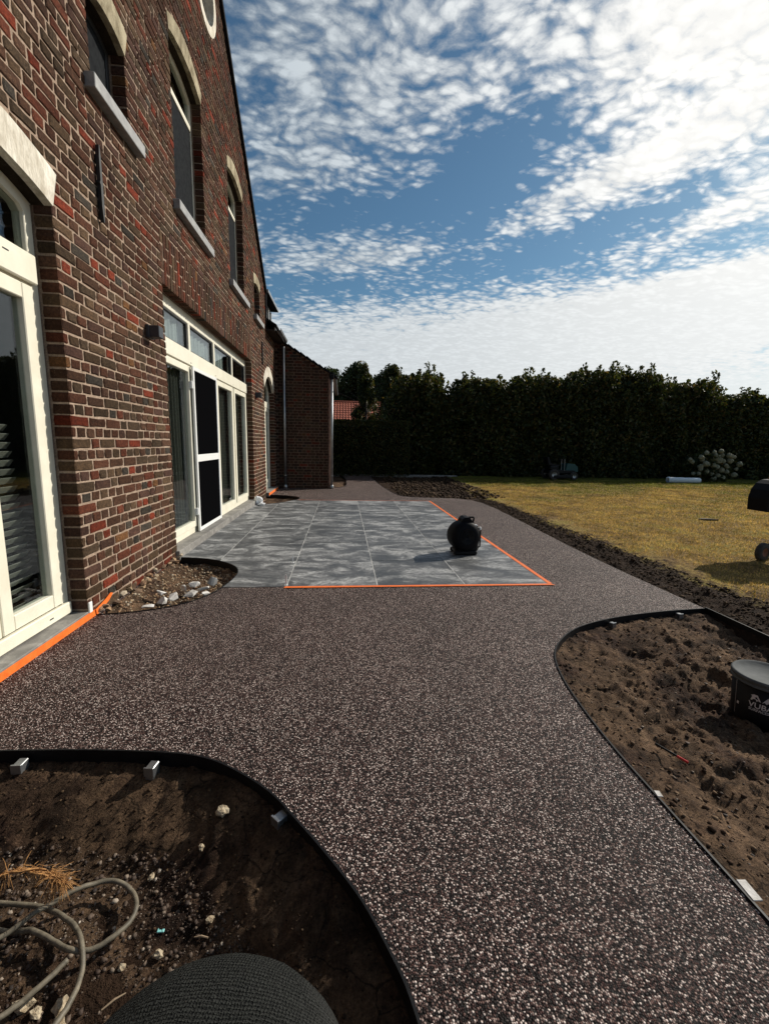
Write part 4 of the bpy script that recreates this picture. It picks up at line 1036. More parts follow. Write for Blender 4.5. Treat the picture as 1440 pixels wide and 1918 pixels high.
for i, (x, h) in enumerate(hp):
    t = thing('hedge_tree', 'dark leafy hedge tree '+descr[i], 'hedge tree', (x, 18.0+rs.uniform(-.12, .12), 0), 'trees of the tall hedge')
    cm, tm, im = HV[(i*2) % 5]; rz_ = rs.choice([0, math.pi])+rs.uniform(-.15, .15)
    for nm, me in (('crown', cm), ('trunk', tm), ('light_block_core', im)):
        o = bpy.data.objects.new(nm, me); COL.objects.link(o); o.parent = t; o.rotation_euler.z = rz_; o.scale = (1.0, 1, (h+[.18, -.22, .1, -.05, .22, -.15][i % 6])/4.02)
# low clipped hedge on the left
rsn = np.random.RandomState(77); n = 42000
P = np.stack([rsn.uniform(-6, 2.5, n), 17.0+rsn.uniform(-.48, .48, n), rsn.uniform(0, 2.0, n)], 1)
f = rsn.rand(n) < .5; P[f, 1] = 17-.48+rsn.uniform(-.05, .03, f.sum()); f = rsn.rand(n) < .18; P[f, 2] = 2.0+rsn.uniform(-.05, .07, f.sum())
lh = thing('clipped_hedge', 'low flat topped dark hedge in front of the red tiled roof', 'hedge', (-1.7, 17, 0))
link('foliage', leaf_mesh('foliage', P, .075, M_LEAF, 9), lh)
sm = MB()
for i in range(16): sm.tube([(-5.8+.52*i, 17, -.1), (-5.75+.52*i, 17.05, 1.7)], [.03, .012], 5)
sm.build('stems', M_BARK, lh)
MB().box(-6, 2.45, 16.72, 17.3, -.2, 1.86, .12).build('light_block_core', MATS['dark_core'], lh)  # solid dark box added inside to keep light from showing through
def tree(x, y, h, w, z0, n, seed, label, m=M_LEAF2, size=.13, grp='trees behind the low hedge'):
    t = thing('garden_tree', label, 'tree', (x, y, 0), grp)
    rs_ = np.random.RandomState(seed); pts = []
    nb = 30
    for k in range(nb):
        tt = k/nb; zc = z0+(h-z0)*tt; rr = w/2*(1-tt)**.7*(.6+.5*rs_.rand()); a = rs_.uniform(0, 6.28)
        c = np.array([rr*math.cos(a)*.8, rr*math.sin(a)*.8, zc]); s = np.array([.30, .30, .42])*w/2*(1.15-.6*tt)
        q = rs_.normal(size=(n//nb, 3)); q /= np.linalg.norm(q, axis=1)[:, None]; q *= (rs_.rand(n//nb)**.4)[:, None]
        pts.append(c+q*s)
    for k in range(9):
        a = rs_.uniform(0, 6.28); rr = rs_.uniform(0, .35)*w/2; tt = rs_.rand(n//90)
        pts.append(np.stack([rr*math.cos(a)+rs_.normal(size=len(tt))*.05*w/2, rr*math.sin(a)+rs_.normal(size=len(tt))*.05*w/2, h*(.80+tt*(.10+.16*rs_.rand()))], 1))
    o = link('crown', leaf_mesh('crown', np.concatenate(pts), size, m, seed), None); o.parent = t
    mb = MB().tube([(0, 0, -.2), (.05, 0, h*.4), (0, .05, h*.85)], [h*.018, h*.013, .02], 7)
    for k in range(7):
        a = k*2.4; zz = h*(.3+.08*k); mb.tube([(0, 0, zz), (w*.2*math.cos(a), w*.2*math.sin(a), zz+h*.08), (w*.36*math.cos(a), w*.36*math.sin(a), zz+h*.13)], [h*.007, h*.005, .01], 5)
    o = mb.build('trunk', M_BARK, None); o.parent = t
tree(1.0, 20.3, 4.6, 2.0, .8, 9000, 3, 'slender dark tree with a spiky tip standing in front of the red tiled roof', M_LEAF, .11)
tree(2.2, 20.0, 4.5, 2.6, .8, 13000, 4, 'bushy dark tree at the right end of the low hedge', M_LEAF, .10)
tree(-1.6, 46, 7.9, 9, 2, 22000, 5, 'grey green tree behind the roof, right next to the downpipe', M_LEAF2, .24)
tree(1.4, 44, 8.3, 8, 2, 22000, 6, 'grey green tree behind the middle of the red tiled roof', M_LEAF2, .24)
tree(4.6, 44, 8.0, 8.5, 2, 22000, 7, 'grey green tree behind the right end of the red tiled roof', M_LEAF2, .24)
tree(8.6, 46, 8.0, 6.5, 2, 14000, 8, 'grey green tree behind the tall hedge', M_LEAF2, .24)
# house with the red pantile roof
rh = thing('tiled_house', 'low house with a red pantile roof beyond the hedge', 'house', (1, 34, 0))
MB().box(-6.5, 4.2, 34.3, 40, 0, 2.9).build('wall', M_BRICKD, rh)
nx, ny = 180, 9; V = []; F = []
for j in range(ny):
    for e in (0, 1):
        for i in range(nx+1):
            x = -6.9+11.5*i/nx; t = (j+e)/ny; y = 34.0+2.9*t; z = 2.70+1.75*t+.045*abs(math.sin(i/nx*11.5/.22*math.pi))+(.035 if e == 0 else 0)
            V.append((x, y, z))
for j in range(ny):
    for i in range(nx):
        a = (2*j)*(nx+1)+i; F.append((a, a+1, a+nx+2, a+nx+1))
        if j < ny-1: b_ = (2*j+1)*(nx+1)+i; F.append((b_, b_+1, b_+nx+2, b_+nx+1))
me = bpy.data.meshes.new('roof'); me.from_pydata(V, [], F); me.materials.append(M_PANTILE); link('roof', me, rh)
MB().prism([(36.9, 4.45), (40.2, 2.6), (40.2, 2.5), (36.9, 4.35)], 'x', -6.9, 4.6).build('roof', M_PANTILE, rh)
MB().tube([(-6.9, 36.9, 4.47), (4.6, 36.9, 4.47)], .09, 8).build('ridge', M_PANTILE, rh)

# hydrangea
hy = thing('hydrangea', 'hydrangea bush with many cream flower heads in front of the hedge', 'shrub', (14.1, 16.05, 0))
rsn = np.random.RandomState(21); n = 2600; a = rsn.uniform(0, 6.28, n); q = rsn.rand(n)**.5; t = rsn.rand(n)
link('foliage', leaf_mesh('foliage', np.stack([14.1+.95*q*np.cos(a)*np.sqrt(1-.6*t*t), 16.05+.55*q*np.sin(a), .02+1.08*t*(1-.35*(q*np.cos(a))**2)], 1), .13, M_LEAF, 22), hy)
mb = MB()
for i in range(14): x = 14.1+rs.uniform(-.7, .7); mb.tube([(14.1+(x-14.1)*.3, 16.05, -.05), (x, 16.0, .8)], [.012, .006], 5)
mb.build('stems', M_BARK, hy)
fl = []
for k in range(3):
    r_ = random.Random(k); bm = bmesh.new(); bmesh.ops.create_icosphere(bm, subdivisions=3, radius=1)
    for v in bm.verts:
        f = 1+r_.uniform(-.16, .10); zz = v.co.z; w_ = .105*(1-.28*zz)
        v.co = (v.co.x*w_*f, v.co.y*w_*f, zz*.115*f)
    me = bpy.data.meshes.new('flower_head'); bm.to_mesh(me); bm.free(); me.materials.append(M_FLOWER); fl.append(me)
fpos = [(.0, 1.16), (.26, 1.20), (-.02, 1.05), (-.30, 1.12), (.38, 1.04), (.52, 1.04), (.18, .98), (.72, 1.00), (.86, .98), (.05, .92), (-.5, .93), (-.62, .96), (-.42, .84), (.36, .82), (.70, .84), (.2, .84), (-.95, .86), (-.82, .78), (-.40, .72), (-.28, .68), (1.06, .72), (-.5, .60), (.55, .66), (.63, .60), (.1, .60), (-.02, .66), (.30, .48), (.18, .44), (.45, .46), (-.52, .50), (.62, .42), (-.62, .34), (-.72, .32), (.85, .30), (1.0, .30), (.0, .32), (.22, .28), (.38, .30), (.12, .16), (.5, .20), (1.02, .52), (-.22, .42)]
for i, (dx, dz) in enumerate(fpos):
    o = bpy.data.objects.new('flower_head', fl[i % 3]); COL.objects.link(o); o.parent = hy
    o.location = (dx, -.55+.2*rs.random(), dz); o.rotation_euler = (rs.uniform(.1, .9), rs.uniform(-.5, .5), rs.uniform(0, 6)); s_ = rs.uniform(.6, 1.0); o.scale = (s_, s_, s_)
# rolled white tube
tb = thing('plastic_tube', 'pale tube lying on the lawn edge left of the hydrangea', 'tube', (12.45, 15.1, 0))
mb = MB(); pr = [(.095, -.62), (.105, -.6), (.105, -.05), (.098, .05), (.102, .12), (.098, .6), (.09, .62)]
mb.lathe(pr, (12.5, 15.05, .105), (1, -.03, 0), 16); mb.lathe([(.085, -.61), (.085, .61)], (12.5, 15.05, .105), (1, -.03, 0), 16)
mb.build('shell', M_TUBE, tb, True)
MB().tube([(11.88, 15.07, .09), (11.84, 15.07, .19), (11.95, 15.07, .215)], .018, 6).build('folded_end', M_TUBE, tb)
# ride-on mower
mw = thing('ride_on_mower', 'dark ride-on mower with a teal hood parked in the hedge shade', 'mower', (8.28, 16.1, 0))
MX, MY = 8.28, 16.1
MB().box(MX-.55, MX+.45, MY-.28, MY+.28, .22, .36, .03).build('chassis', M_BLACK, mw)
MB().prism([(MX+.10, .36), (MX+.58, .30), (MX+.56, .48), (MX+.42, .60), (MX+.14, .62)], 'y', MY-.22, MY+.22).build('hood', M_TEAL, mw)
MB().prism([(MX-.58, .55), (MX-.16, .50), (MX-.14, .56), (MX-.50, .62), (MX-.58, .84), (MX-.66, .84)], 'y', MY-.2, MY+.2).build('seat', M_BLACK, mw)
MB().box(MX-.45, MX+.3, MY-.42, MY+.42, .06, .18, .03).build('cutting_deck', M_BLACK, mw)
MB().box(MX-.55, MX-.2, MY-.26, MY+.26, .36, .52, .04).build('rear_body', M_BLACK, mw)
swl = MB(); swl.tube([(MX+.14, MY, .60), (MX+.02, MY, .80)], .012, 6)
swl.tube([(MX+.02+.05*math.sin(a), MY+.15*math.cos(a), .80+.08*math.sin(a)) for a in [i*math.pi/8 for i in range(17)]], .012, 6); swl.build('steering_wheel', M_BLACK, mw)
for x, r in ((MX-.42, .20), (MX+.36, .15)):
    for s_ in (-1, 1):
        w_ = MB().lathe([(r*.5, -.06), (r*.9, -.06), (r, -.03), (r, .03), (r*.9, .06), (r*.5, .06)], (x, MY+s_*.34, r), (0, 1, 0), 16).build('wheel', M_RUBBER, mw)
        MB().lathe([(0.001, -.03), (r*.5, -.05), (r*.5, .05), (.001, .03)], (x, MY+s_*.34, r), (0, 1, 0), 12).build('rim', M_ZINC, w_)
for y in (-.12, .12): MB().tube([(MX-.02, MY-.2+y, .36), (MX-.03, MY-.2+y, .78)], .010, 6).build('lever', M_ZINC, mw)
# concrete mixer
mxr = thing('drum_mixer', 'black drum mixer on rusty tubes and small wheels, cut off by the right edge', 'mixer', (5.1, 4.55, 0))
ax = Vector((.55, .1, .72)); DC = (5.12, 4.62, .60)
dr = MB().lathe([(.001, -.20), (.17, -.19), (.27, -.10), (.305, .02), (.30, .14), (.20, .36), (.185, .40), (.175, .40), (.19, .34), (.28, .12), (.28, .0), (.001, -.15)], (5.22, 4.62, .80), ax, 28).build('drum', M_DRUM, mxr, True)
MB().lathe([(.312, 0), (.322, .01), (.322, .035), (.312, .045)], (5.22, 4.62, .80), ax, 28).build('gear_ring', M_RUST, mxr)
MB().prism([(4.715, .555), (4.705, .70), (4.73, .80), (4.78, .87), (4.85, .91), (5.1, .93), (5.1, .54)], 'y', 4.50, 4.75).build('motor_box', M_DRUM, mxr)
MB().box(4.90, 5.0, 4.414, 4.42, .69, .705).build('trim', M_ZINC, mxr)
MB().tube([(4.68, 4.44, .12), (4.87, 4.5, .24), (5.10, 4.6, .62)], .016, 8).tube([(5.13, 4.35, .12), (5.13, 4.5, .40), (5.12, 4.6, .62)], .016, 8).tube([(5.05, 4.6, .62), (5.45, 4.4, .02)], .016, 8).tube([(5.05, 4.6, .62), (5.45, 4.85, .02)], .016, 8).build('leg_frame', M_RUST, mxr)
MB().tube([(4.67, 4.43, .110), (5.45, 4.30, .110)], .008, 6).build('axle', M_BLKMET, mxr)
for x, y in ((4.665, 4.43), (5.13, 4.33)):
    w_ = MB().lathe([(.05, -.03), (.085, -.032), (.105, -.018), (.108, 0), (.105, .018), (.085, .032), (.05, .03)], (x, y, .108), (-.25, 1, 0), 20).build('wheel', M_RUBBER, mxr, True)
    MB().lathe([(.001, -.012), (.05, -.028), (.052, .028), (.001, .012)], (x, y, .108), (-.25, 1, 0), 14).build('rim', M_RUST, w_)

for o_ in [mxr]: o_.location.x += .09

# ------------------------------------------------------------------ bucket with printed name
BX, BY, BZ = 2.18, 1.90, -.125
bk = thing('bucket', 'black bucket with a grey lid and white VUBA print standing in the right bed', 'bucket', (BX, BY, BZ))
BR0, BR1, BH = .128, .142, .235
MB().lathe([(.001, 0), (BR0, 0), (BR0+.001, .01), (BR1, BH), (.001, BH)], (BX, BY, BZ), seg=48).build('body', M_BLACK, bk, True)
MB().lathe([(BR1+.001, BH-.030), (BR1+.008, BH-.030), (BR1+.008, BH-.022), (BR1+.001, BH-.020), (BR1+.001, BH-.012), (BR1+.009, BH-.010), (BR1+.009, BH+.002), (BR1+.004, BH+.008), (BR1-.004, BH+.008), (BR1-.010, BH+.001), (.001, BH+.0005)], (BX, BY, BZ), seg=56).build('lid', M_LID, bk, True)
def bend(mb_v, ang0):
    out = []
    for (x, y, z) in mb_v:
        hgt = y; r = BR0+(BR1-BR0)*hgt/BH+.0008+z; a = ang0+x/BR1
        out.append((BX+r*math.cos(a), BY+r*math.sin(a), BZ+hgt))
    return out
def print_text(txt, size, x, y, name='printed_name'):
    cu = bpy.data.curves.new('t', 'FONT'); cu.body = txt; cu.size = size; cu.offset = size*.014; cu.resolution_u = 3
    o = bpy.data.objects.new('t', cu); COL.objects.link(o); dg = bpy.context.evaluated_depsgraph_get(); dg.update()
    me = bpy.data.meshes.new_from_object(o.evaluated_get(dg)); bpy.data.objects.remove(o)
    V = [(v.co.x+x, v.co.y+y, 0) for v in me.vertices]; F = [tuple(p.vertices) for p in me.polygons]
    n = bpy.data.meshes.new(name); n.from_pydata(bend(V, ANG), [], F); n.materials.append(M_PRINT); return link(name, n, bk)
ANG = math.atan2(-BY, -BX)-.48
print_text('VUBA', .040, .010, .098); print_text('SURFACES', .019, .012, .080)
def print_poly(L, name='printed_emblem'):
    V = [(a, b, 0) for a, b in L]; tri = tessellate_polygon([[Vector((a, b, 0)) for a, b in L]])
    n = bpy.data.meshes.new(name); n.from_pydata(bend(V, ANG), [], [tuple(t) for t in tri]); n.materials.append(M_PRINT); link(name, n, bk)
E1 = [(.018, .104), (.024, .126), (.018, .129), (.030, .137), (.046, .137), (.062, .106), (.050, .110), (.044, .104), (.040, .114), (.030, .112), (.024, .104)]
print_poly([(a-.002, b+.030) for a, b in E1])
E2 = [(.066, .104), (.078, .124), (.086, .137), (.102, .137), (.112, .128), (.106, .104), (.098, .112), (.090, .110), (.084, .104), (.076, .112)]
print_poly([(a-.002, b+.030) for a, b in E2])
print_poly([(-.052, .075), (-.040, .075), (-.040, .090), (-.052, .090)], 'printed_mark')
print_poly([(-.0655, .015), (-.0640, .015), (-.0640, .205), (-.0655, .205)], 'printed_line')

# ------------------------------------------------------------------ blower on the terrace
bw = thing('blower', 'black round bodied blower with a carry handle on the terrace', 'blower', (1.40, 4.82, 0))
ax = Vector((.10, -1, .06)); bc = Vector((1.385, 4.84, .215))
MB().lathe([(.001, -.11), (.11, -.125), (.155, -.115), (.172, -.08), (.176, 0), (.172, .08), (.155, .115), (.10, .125), (.001, .124)], bc, ax, 32).build('fan_housing', M_DRUM, bw, True)
for k in range(9):
    r_ = .02+.008*k; MB().lathe([(r_, .127), (r_+.003, .130), (r_+.003, .127)], bc, ax, 20).build('grille_ring', M_BLKMET, bw)
MB().prism([(1.30, .30), (1.345, .415), (1.375, .435), (1.425, .435), (1.455, .405), (1.47, .26)], 'y', 4.76, 4.92).build('outlet', M_DRUM, bw)
MB().box(1.445, 1.545, 4.745, 4.935, .045, .335, .018).build('motor_box', M_BLACK, bw)
MB().tube([(1.44, 4.84, .425), (1.495, 4.84, .425), (1.50, 4.84, .415), (1.485, 4.84, .335)], .011, 8).build('handle', M_BLACK, bw)
MB().box(1.475, 1.520, 4.76, 4.80, .336, .352, .004).build('label_plate', M_WHITE, bw)
MB().tube([(1.543, 4.78, .32), (1.566, 4.78, .30), (1.566, 4.78, .10), (1.545, 4.78, .08)], .009, 8).build('side_bar', M_BLACK, bw)
MB().box(1.546, 1.572, 4.765, 4.795, .29, .325, .006).build('bar_cap', M_WHITE, bw)
MB().box(1.26, 1.53, 4.73, 4.77, .006, .055, .012).build('foot', M_BLACK, bw); MB().box(1.26, 1.53, 4.91, 4.95, .006, .055, .012).build('foot', M_BLACK, bw)
MB().box(1.27, 1.50, 4.76, 4.92, .02, .075, .012).build('base', M_BLACK, bw)

# ------------------------------------------------------------------ small things
def crumple(c, r, seed, m, name, label, cat, sub=3, amp=.35):
    bm = bmesh.new(); bmesh.ops.create_icosphere(bm, subdivisions=sub, radius=1); r_ = np.random.RandomState(seed)
    K = r_.normal(size=(7, 3))*2.6; ph = r_.uniform(0, 6, 7)
    for v in bm.verts:
        p = np.array(v.co); f = 1+amp*sum(np.sign(math.sin(k @ p+h))*abs(math.sin(k @ p+h))**.6 for k, h in zip(K, ph))/3.5
        v.co = (c[0]+p[0]*r[0]*f, c[1]+p[1]*r[1]*f, max(.005, c[2]+p[2]*r[2]*f))
    me = bpy.data.meshes.new(name); bm.to_mesh(me); bm.free(); me.materials.append(m); return tag(link(name, me), label, cat)
crumple((-1.655, 8.77, .055), (.075, .085, .085), 3, M_PAPER, 'cleaning_rag', 'crumpled white rag at the end of the french window doorstep', 'rag')
crumple((-1.555, 8.60, .025), (.07, .09, .028), 5, M_PAPER, 'cleaning_rag', 'flat white rag lying on the grey tiles by the second pier', 'rag')
# rubble in the first pier bed
rr = [(-1.50, 3.66, .055, .05, .03, 'flat white stone chip on the crumbs at the pier foot'), (-1.30, 3.86, .07, .05, .04, 'white rubble piece farthest from the camera'), (-1.36, 3.55, .09, .055, .035, 'long white rubble slab lying against the path edging'),
      (-1.25, 3.60, .10, .06, .03, 'largest white rubble slab in the pile'), (-1.42, 3.45, .075, .045, .05, 'angular white rubble piece nearest the camera'), (-1.20, 3.75, .08, .07, .03, 'grey white rubble piece half in the shade'), (-1.13, 3.62, .06, .05, .03, 'small rubble piece at the curved black edging'),
      (-1.33, 3.70, .06, .03, .06, 'upright white rubble shard in the pile'), (-1.16, 3.90, .05, .06, .07, 'dark grey upright shard behind the white rubble'), (-1.48, 3.36, .06, .03, .02, 'low white chip right at the path edging')]
for i, (x, y, a, b_, c_, l) in enumerate(rr):
    mb = MB(); r_ = random.Random(40+i); bm = bmesh.new()
    for k in range(12):
        p = Vector((r_.uniform(-1, 1), r_.uniform(-1, 1), r_.uniform(-1, 1))).normalized(); bm.verts.new((p.x*a*.85, p.y*b_*.85, p.z*c_*.7))
    bmesh.ops.convex_hull(bm, input=bm.verts); bm.verts.ensure_lookup_table()
    me = bpy.data.meshes.new('rubble_chunk'); bm.to_mesh(me); bm.free(); me.materials.append(M_RUBBLE if 'dark' not in l else M_BLUE); o = link('rubble_chunk', me)
    o.location = (x, y, -.035+c_*.4); o.rotation_euler = (r_.uniform(-.4, .4), r_.uniform(-.4, .4), r_.uniform(0, 6)); tag(o, l, 'rubble', 'rubble by the first pier')
# hose in the front bed
def zz1(x, y): return float(np.minimum(z1(np.array([[x]]), np.array([[y]])), -.012)[0, 0])
def cable(pts, r, lift, label, m, name='garden_hose', cat='hose', grp=None):
    P = smooth_loop([(p[0], p[1]) for p in pts], 7); L = [p[2] for p in pts]; out = []
    for i, (x, y) in enumerate(P):
        k = i/7; a = int(min(k, len(L)-2)); f = k-a; zl = L[a]+(L[a+1]-L[a])*f
        out.append((x, y, zz1(x, y)*.4-.14*.6+r+zl+lift))
    o = MB().tube(out, r, 9).build(name, m, None, True); return tag(o, label, cat, grp)
HR = .0072
cable([(-1.25, 1.30, 0), (-1.02, 1.17, .0), (-.95, 1.145, .0), (-.88, 1.135, .004), (-.80, 1.105, .0), (-.735, 1.075, .008), (-.675, 1.085, .0), (-.625, 1.13, .0), (-.615, 1.185, .0), (-.66, 1.245, 0), (-.74, 1.265, .012), (-.81, 1.225, .028), (-.88, 1.165, .03), (-.95, 1.105, .02), (-1.05, 1.03, 0), (-1.3, .9, 0)], HR, .0, 'grey brown hose looping to the right in the front bed', M_HOSE, grp='hoses in the front bed')
cable([(-.845, .80, 0), (-.86, .90, .0), (-.82, .945, .0), (-.77, 1.0, .0), (-.735, 1.055, .0)], HR, .004, 'short hose end pointing to the lower left corner', M_HOSE, grp='hoses in the front bed')
cable([(-.68, .76, 0), (-.69, .88, .0), (-.675, .96, .0), (-.685, 1.03, .0), (-.715, 1.085, .016), (-.755, 1.13, .004), (-.80, 1.16, 0), (-.92, 1.21, 0), (-1.2, 1.24, 0)], HR, .002, 'hose running up from the bottom edge under the loop', M_HOSE, grp='hoses in the front bed')
# frayed orange fibre
_x = 0
rp = thing('frayed_rope', 'frayed orange brown rope lying over the hoses', 'rope', (-.95, 1.2, -.1)); rs = random.Random(9)
def rope_pt(t): return Vector((-1.12+.30*t, 1.17+.055*math.sin(t*2.6)+.0*t, -.075+.035*math.sin(t*3.0)))
mb = MB()
for k in range(9):
    a_, b_ = rs.uniform(0, .15), rs.uniform(.75, 1.0); ph_ = rs.uniform(0, 6); w_ = rs.uniform(.004, .014)
    mb.tube([rope_pt(a_+(b_-a_)*t/14)+Vector((0, math.cos(t*.7+ph_)*w_+rs.gauss(0, .002), math.sin(t*.5+ph_)*w_*.7)) for t in range(15)], [rs.uniform(.0012, .0034) for _ in range(15)], 5)
mb.build('strand', M_ROPE, rp, True)
mb = MB()
for k in range(260):
    t = rs.random() if rs.random() < .5 else rs.uniform(.8, 1.0); p = rope_pt(t); d = Vector((rs.gauss(.3, 1), rs.gauss(0, 1), rs.gauss(-.2, .8))).normalized(); L = rs.uniform(.015, .055)
    mb.tube([p, p+d*L*.5+Vector((0, 0, .005)), p+d*L+Vector((rs.gauss(0, .006), rs.gauss(0, .006), -.012))], [.0010, .0008, .0004], 4)
mb.build('fibres', M_ROPE, rp, kind='stuff')
# sticks and fragments in the front bed
for x, y, a, l, lab in ((-.585, .985, 35, .055, 'pale stick beside the knee in the front bed'), (-.615, 1.005, 120, .03, 'short thin stick next to the pale one'), (-.40, 1.10, 175, .04, 'thin stick below the teal chip')):
    z_ = zz1(x, y)+.006; c, s = math.cos(R(a))*l/2, math.sin(R(a))*l/2
    tag(MB().tube([(x-c, y-s, z_), (x, y+.002, z_+.003), (x+c, y+s, z_+.001)], [.0022, .0028, .0015], 6).build('stick', M_STICK), lab, 'stick', 'sticks in the front bed')
o = MB().box(-.535, -.515, 1.128, 1.139, zz1(-.525, 1.13)+.002, zz1(-.525, 1.13)+.006, .001).build('plastic_chip', M_TEALP); tag(o, 'tiny teal plastic chip in the front bed', 'plastic chip')
for i, (x, y, r, l) in enumerate([(-.715, .985, .020, 'pale crusty stone between the two hoses'), (-.81, .995, .026, 'yellowish crusty stone left of the hoses'), (-.765, .972, .016, 'small ochre stone between the hoses'), (-.695, .94, .020, 'pale stone just under the hose end'), (-.51, 1.075, .014, 'white stone right of the hose loop'), (-.45, .995, .018, 'cream stone next to the knee'), (-.385, 1.135, .012, 'grey white pebble in the middle of the bed'), (-.60, 1.06, .010, 'reddish pebble below the hose loop'), (-.62, 1.30, .012, 'stone above the hose loop on the slope'), (-.945, .96, .018, 'stone by the left edge of the photo'),
     (-.42, 1.42, .022, 'flat stone set in the sandy slope'), (-.47, 1.34, .012, 'small stone in the hollow of the slope')]):
    mb = MB(); r_ = random.Random(60+i); rock(mb, (x, y, zz1(x, y)+r*.35), (r, r*.85, r*.7), r_, sub=1)
    tag(mb.build('loose_stone', mat('crusty_stone', rough=.95, fn=worn((.22, .15, .08), (.58, .50, .36), 70, 160, .8, .006))), l, 'stone', 'loose stones in the front bed')
# pencil
pc = thing('marking_pencil', 'dark pencil with a bright red end on the soil by the path', 'pencil', (1.40, 1.59, -.05))
A, B = Vector((1.375, 1.625, -.035)), Vector((1.425, 1.50, -.03)); Mid = A.lerp(B, .68)
MB().tube([A, Mid], .0048, 6).build('barrel', M_BLACK, pc); MB().tube([Mid, B], .0050, 6).build('tip', M_RED, pc)
# pebbles and clods
SPILL = lambda X, Y: 0*X+.0005
def scatter(name, label, n, box, loop, zf, smin, smax, m, seed, inside_=True, power=3):
    r_ = np.random.RandomState(seed); bm = bmesh.new(); bmesh.ops.create_icosphere(bm, subdivisions=1, radius=1); base = np.array([v.co for v in bm.verts]); fc = np.array([[v.index for v in f.verts] for f in bm.faces]); bm.free()
    X = r_.uniform(box[0], box[1], n); Y = r_.uniform(box[2], box[3], n)
    if zf is SPILL: d = np.minimum(np.abs(dip(bed4_edge, X, Y, .5)), np.minimum(dip(bed1, X, Y, .5), dip(right_edge, X, Y, .5))); k = (d < .35*r_.rand(n)**2) & np.array([inside((a, b), path_outer) and not inside((a, b), bed1) for a, b in zip(X, Y)]); X, Y = X[k], Y[k]; n = len(X)
    if loop: k = np.array([inside((a, b), loop) == inside_ for a, b in zip(X, Y)]); X, Y = X[k], Y[k]
    n = len(X); Z = zf(X, Y); s = smin+(smax-smin)*r_.rand(n)**power
    V = base[None]*(1+r_.uniform(-.38, .38, (n, len(base), 1))); V = V*np.stack([s*r_.uniform(.7, 1.3, n), s*r_.uniform(.7, 1.3, n), s*r_.uniform(.4, .9, n)], 1)[:, None, :]
    V = V+np.stack([X, Y, Z+s*.2], 1)[:, None, :]; F = (fc[None]+(np.arange(n)*len(base))[:, None, None]).reshape(-1, 3)
    o = link(name, mesh_np(name, V.reshape(-1, 3), F, False, m), None, 'stuff'); o['label'] = label; return o
cap = lambda f: (lambda X, Y: np.minimum(f(X, Y), -.012))
ib1 = [(-1.73, -.95), (-1.73, 1.42), (-1.0, 1.42), (-.6, 1.36), (-.3, 1.12), (-.1, .85), (.0, .5), (0, -.5)]
scatter('gravel', 'fine gravel mixed into the shaded loam of the front left bed', 30000, (-1.3, .1, .6, 1.45), ib1, cap(z1), .0011, .0085, M_PEB, 1, power=11)
scatter('gravel', 'dark crumbs of loam over the whole front left bed', 30000, (-1.73, .17, .5, 1.70), bed1, cap(z1), .0008, .006, M_CRUMB, 11, power=11)
scatter('gravel', 'crumbs of soil and gravel on the sunlit right bed', 17000, (1.15, 2.86, .3, 3.03), [p for p in bed4_edge]+[(2.86, 3.0), (2.86, -2.5)], cap(z4), .0013, .011, M_CLOD, 2, power=10)
scatter('gravel', 'pebbles on the sunlit right bed', 1300, (1.15, 2.86, .3, 3.03), [p for p in bed4_edge]+[(2.86, 3.0), (2.86, -2.5)], cap(z4), .002, .009, M_PEB, 5)
scatter('gravel', 'spilled soil crumbs lying on the resin path along the beds', 20000, (-1.7, 3.0, .6, 9.0), None, SPILL, .0008, .0038, M_CRUMB, 15, power=4)
scatter('rubble_crumbs', 'sandy crumbs at the foot of the first brick pier', 3500, (-1.735, -1.0, 3.14, 4.7), bed2, cap(z2), .003, .016, M_FOUND, 3, power=4)
scatter('gravel', 'dark clods along the lawn side of the path', 14000, (2.9, 3.45, 1.0, 9.8), None, lawn_z, .003, .016, M_CRUMB, 4, power=5)
scatter('gravel', 'dark clods on the far soil patch beyond the terrace', 5000, (1.4, 3.9, 10.1, 16.4), None, lawn_z, .008, .05, M_CRUMB, 6, power=3)
# grass
def blades(name, label, n, fx, m, seed, hmin, hmax, wd):
    r_ = np.random.RandomState(seed); X, Y = fx(r_, n); n = len(X); Z = lawn_z(X, Y)
    a = r_.uniform(0, 6.28, n); h = r_.uniform(hmin, hmax, n)*(1+Y*.02); w = wd*(1+Y*.12); lx, ly = r_.normal(size=(2, n))*h*.55
    V = np.stack([np.stack([X-w*np.cos(a), Y-w*np.sin(a), Z-.004], 1), np.stack([X+w*np.cos(a), Y+w*np.sin(a), Z-.004], 1), np.stack([X+lx, Y+ly, Z+h], 1)], 1).reshape(-1, 3)
    o = link(name, mesh_np(name, V, np.arange(3*n).reshape(n, 3), False, m), None, 'stuff'); o['label'] = label
def where(green):
    def f(r_, n):
        Y = 2.2+13.3*r_.rand(n)**.8; X = 3.0+(Y*1.08+1.0)*r_.rand(n)
        e = X-3.50-np.maximum(Y-10.6, 0)*.14+fbm(X, Y, 2.2, 4)*.9
        g_ = fbm(X, Y, .8, 5)*3.6+(Y-10.8)*.24
        k = (e > r_.uniform(-.1, .35, n)) & ((g_ > r_.uniform(-.55, .6, n)) == green)
        return X[k], Y[k]
    return f
blades('grass', 'dry straw coloured grass of the lawn', 240000, where(False), M_BLADE, 1, .010, .030, .0022)
blades('grass', 'green grass of the lawn', 150000, where(True), M_BLADEG, 2, .012, .036, .0022)
BKX, BKY = 6.43, 7.06
o = MB().prism([(BKX-.16, BKY+.03), (BKX-.05, BKY+.0), (BKX+.16, BKY-.04), (BKX+.05, BKY+.05), (BKX-.08, BKY+.09)], 'z', .0, .035).build('fallen_bark', M_BARK); tag(o, 'brown piece of bark lying on the dry lawn', 'bark')

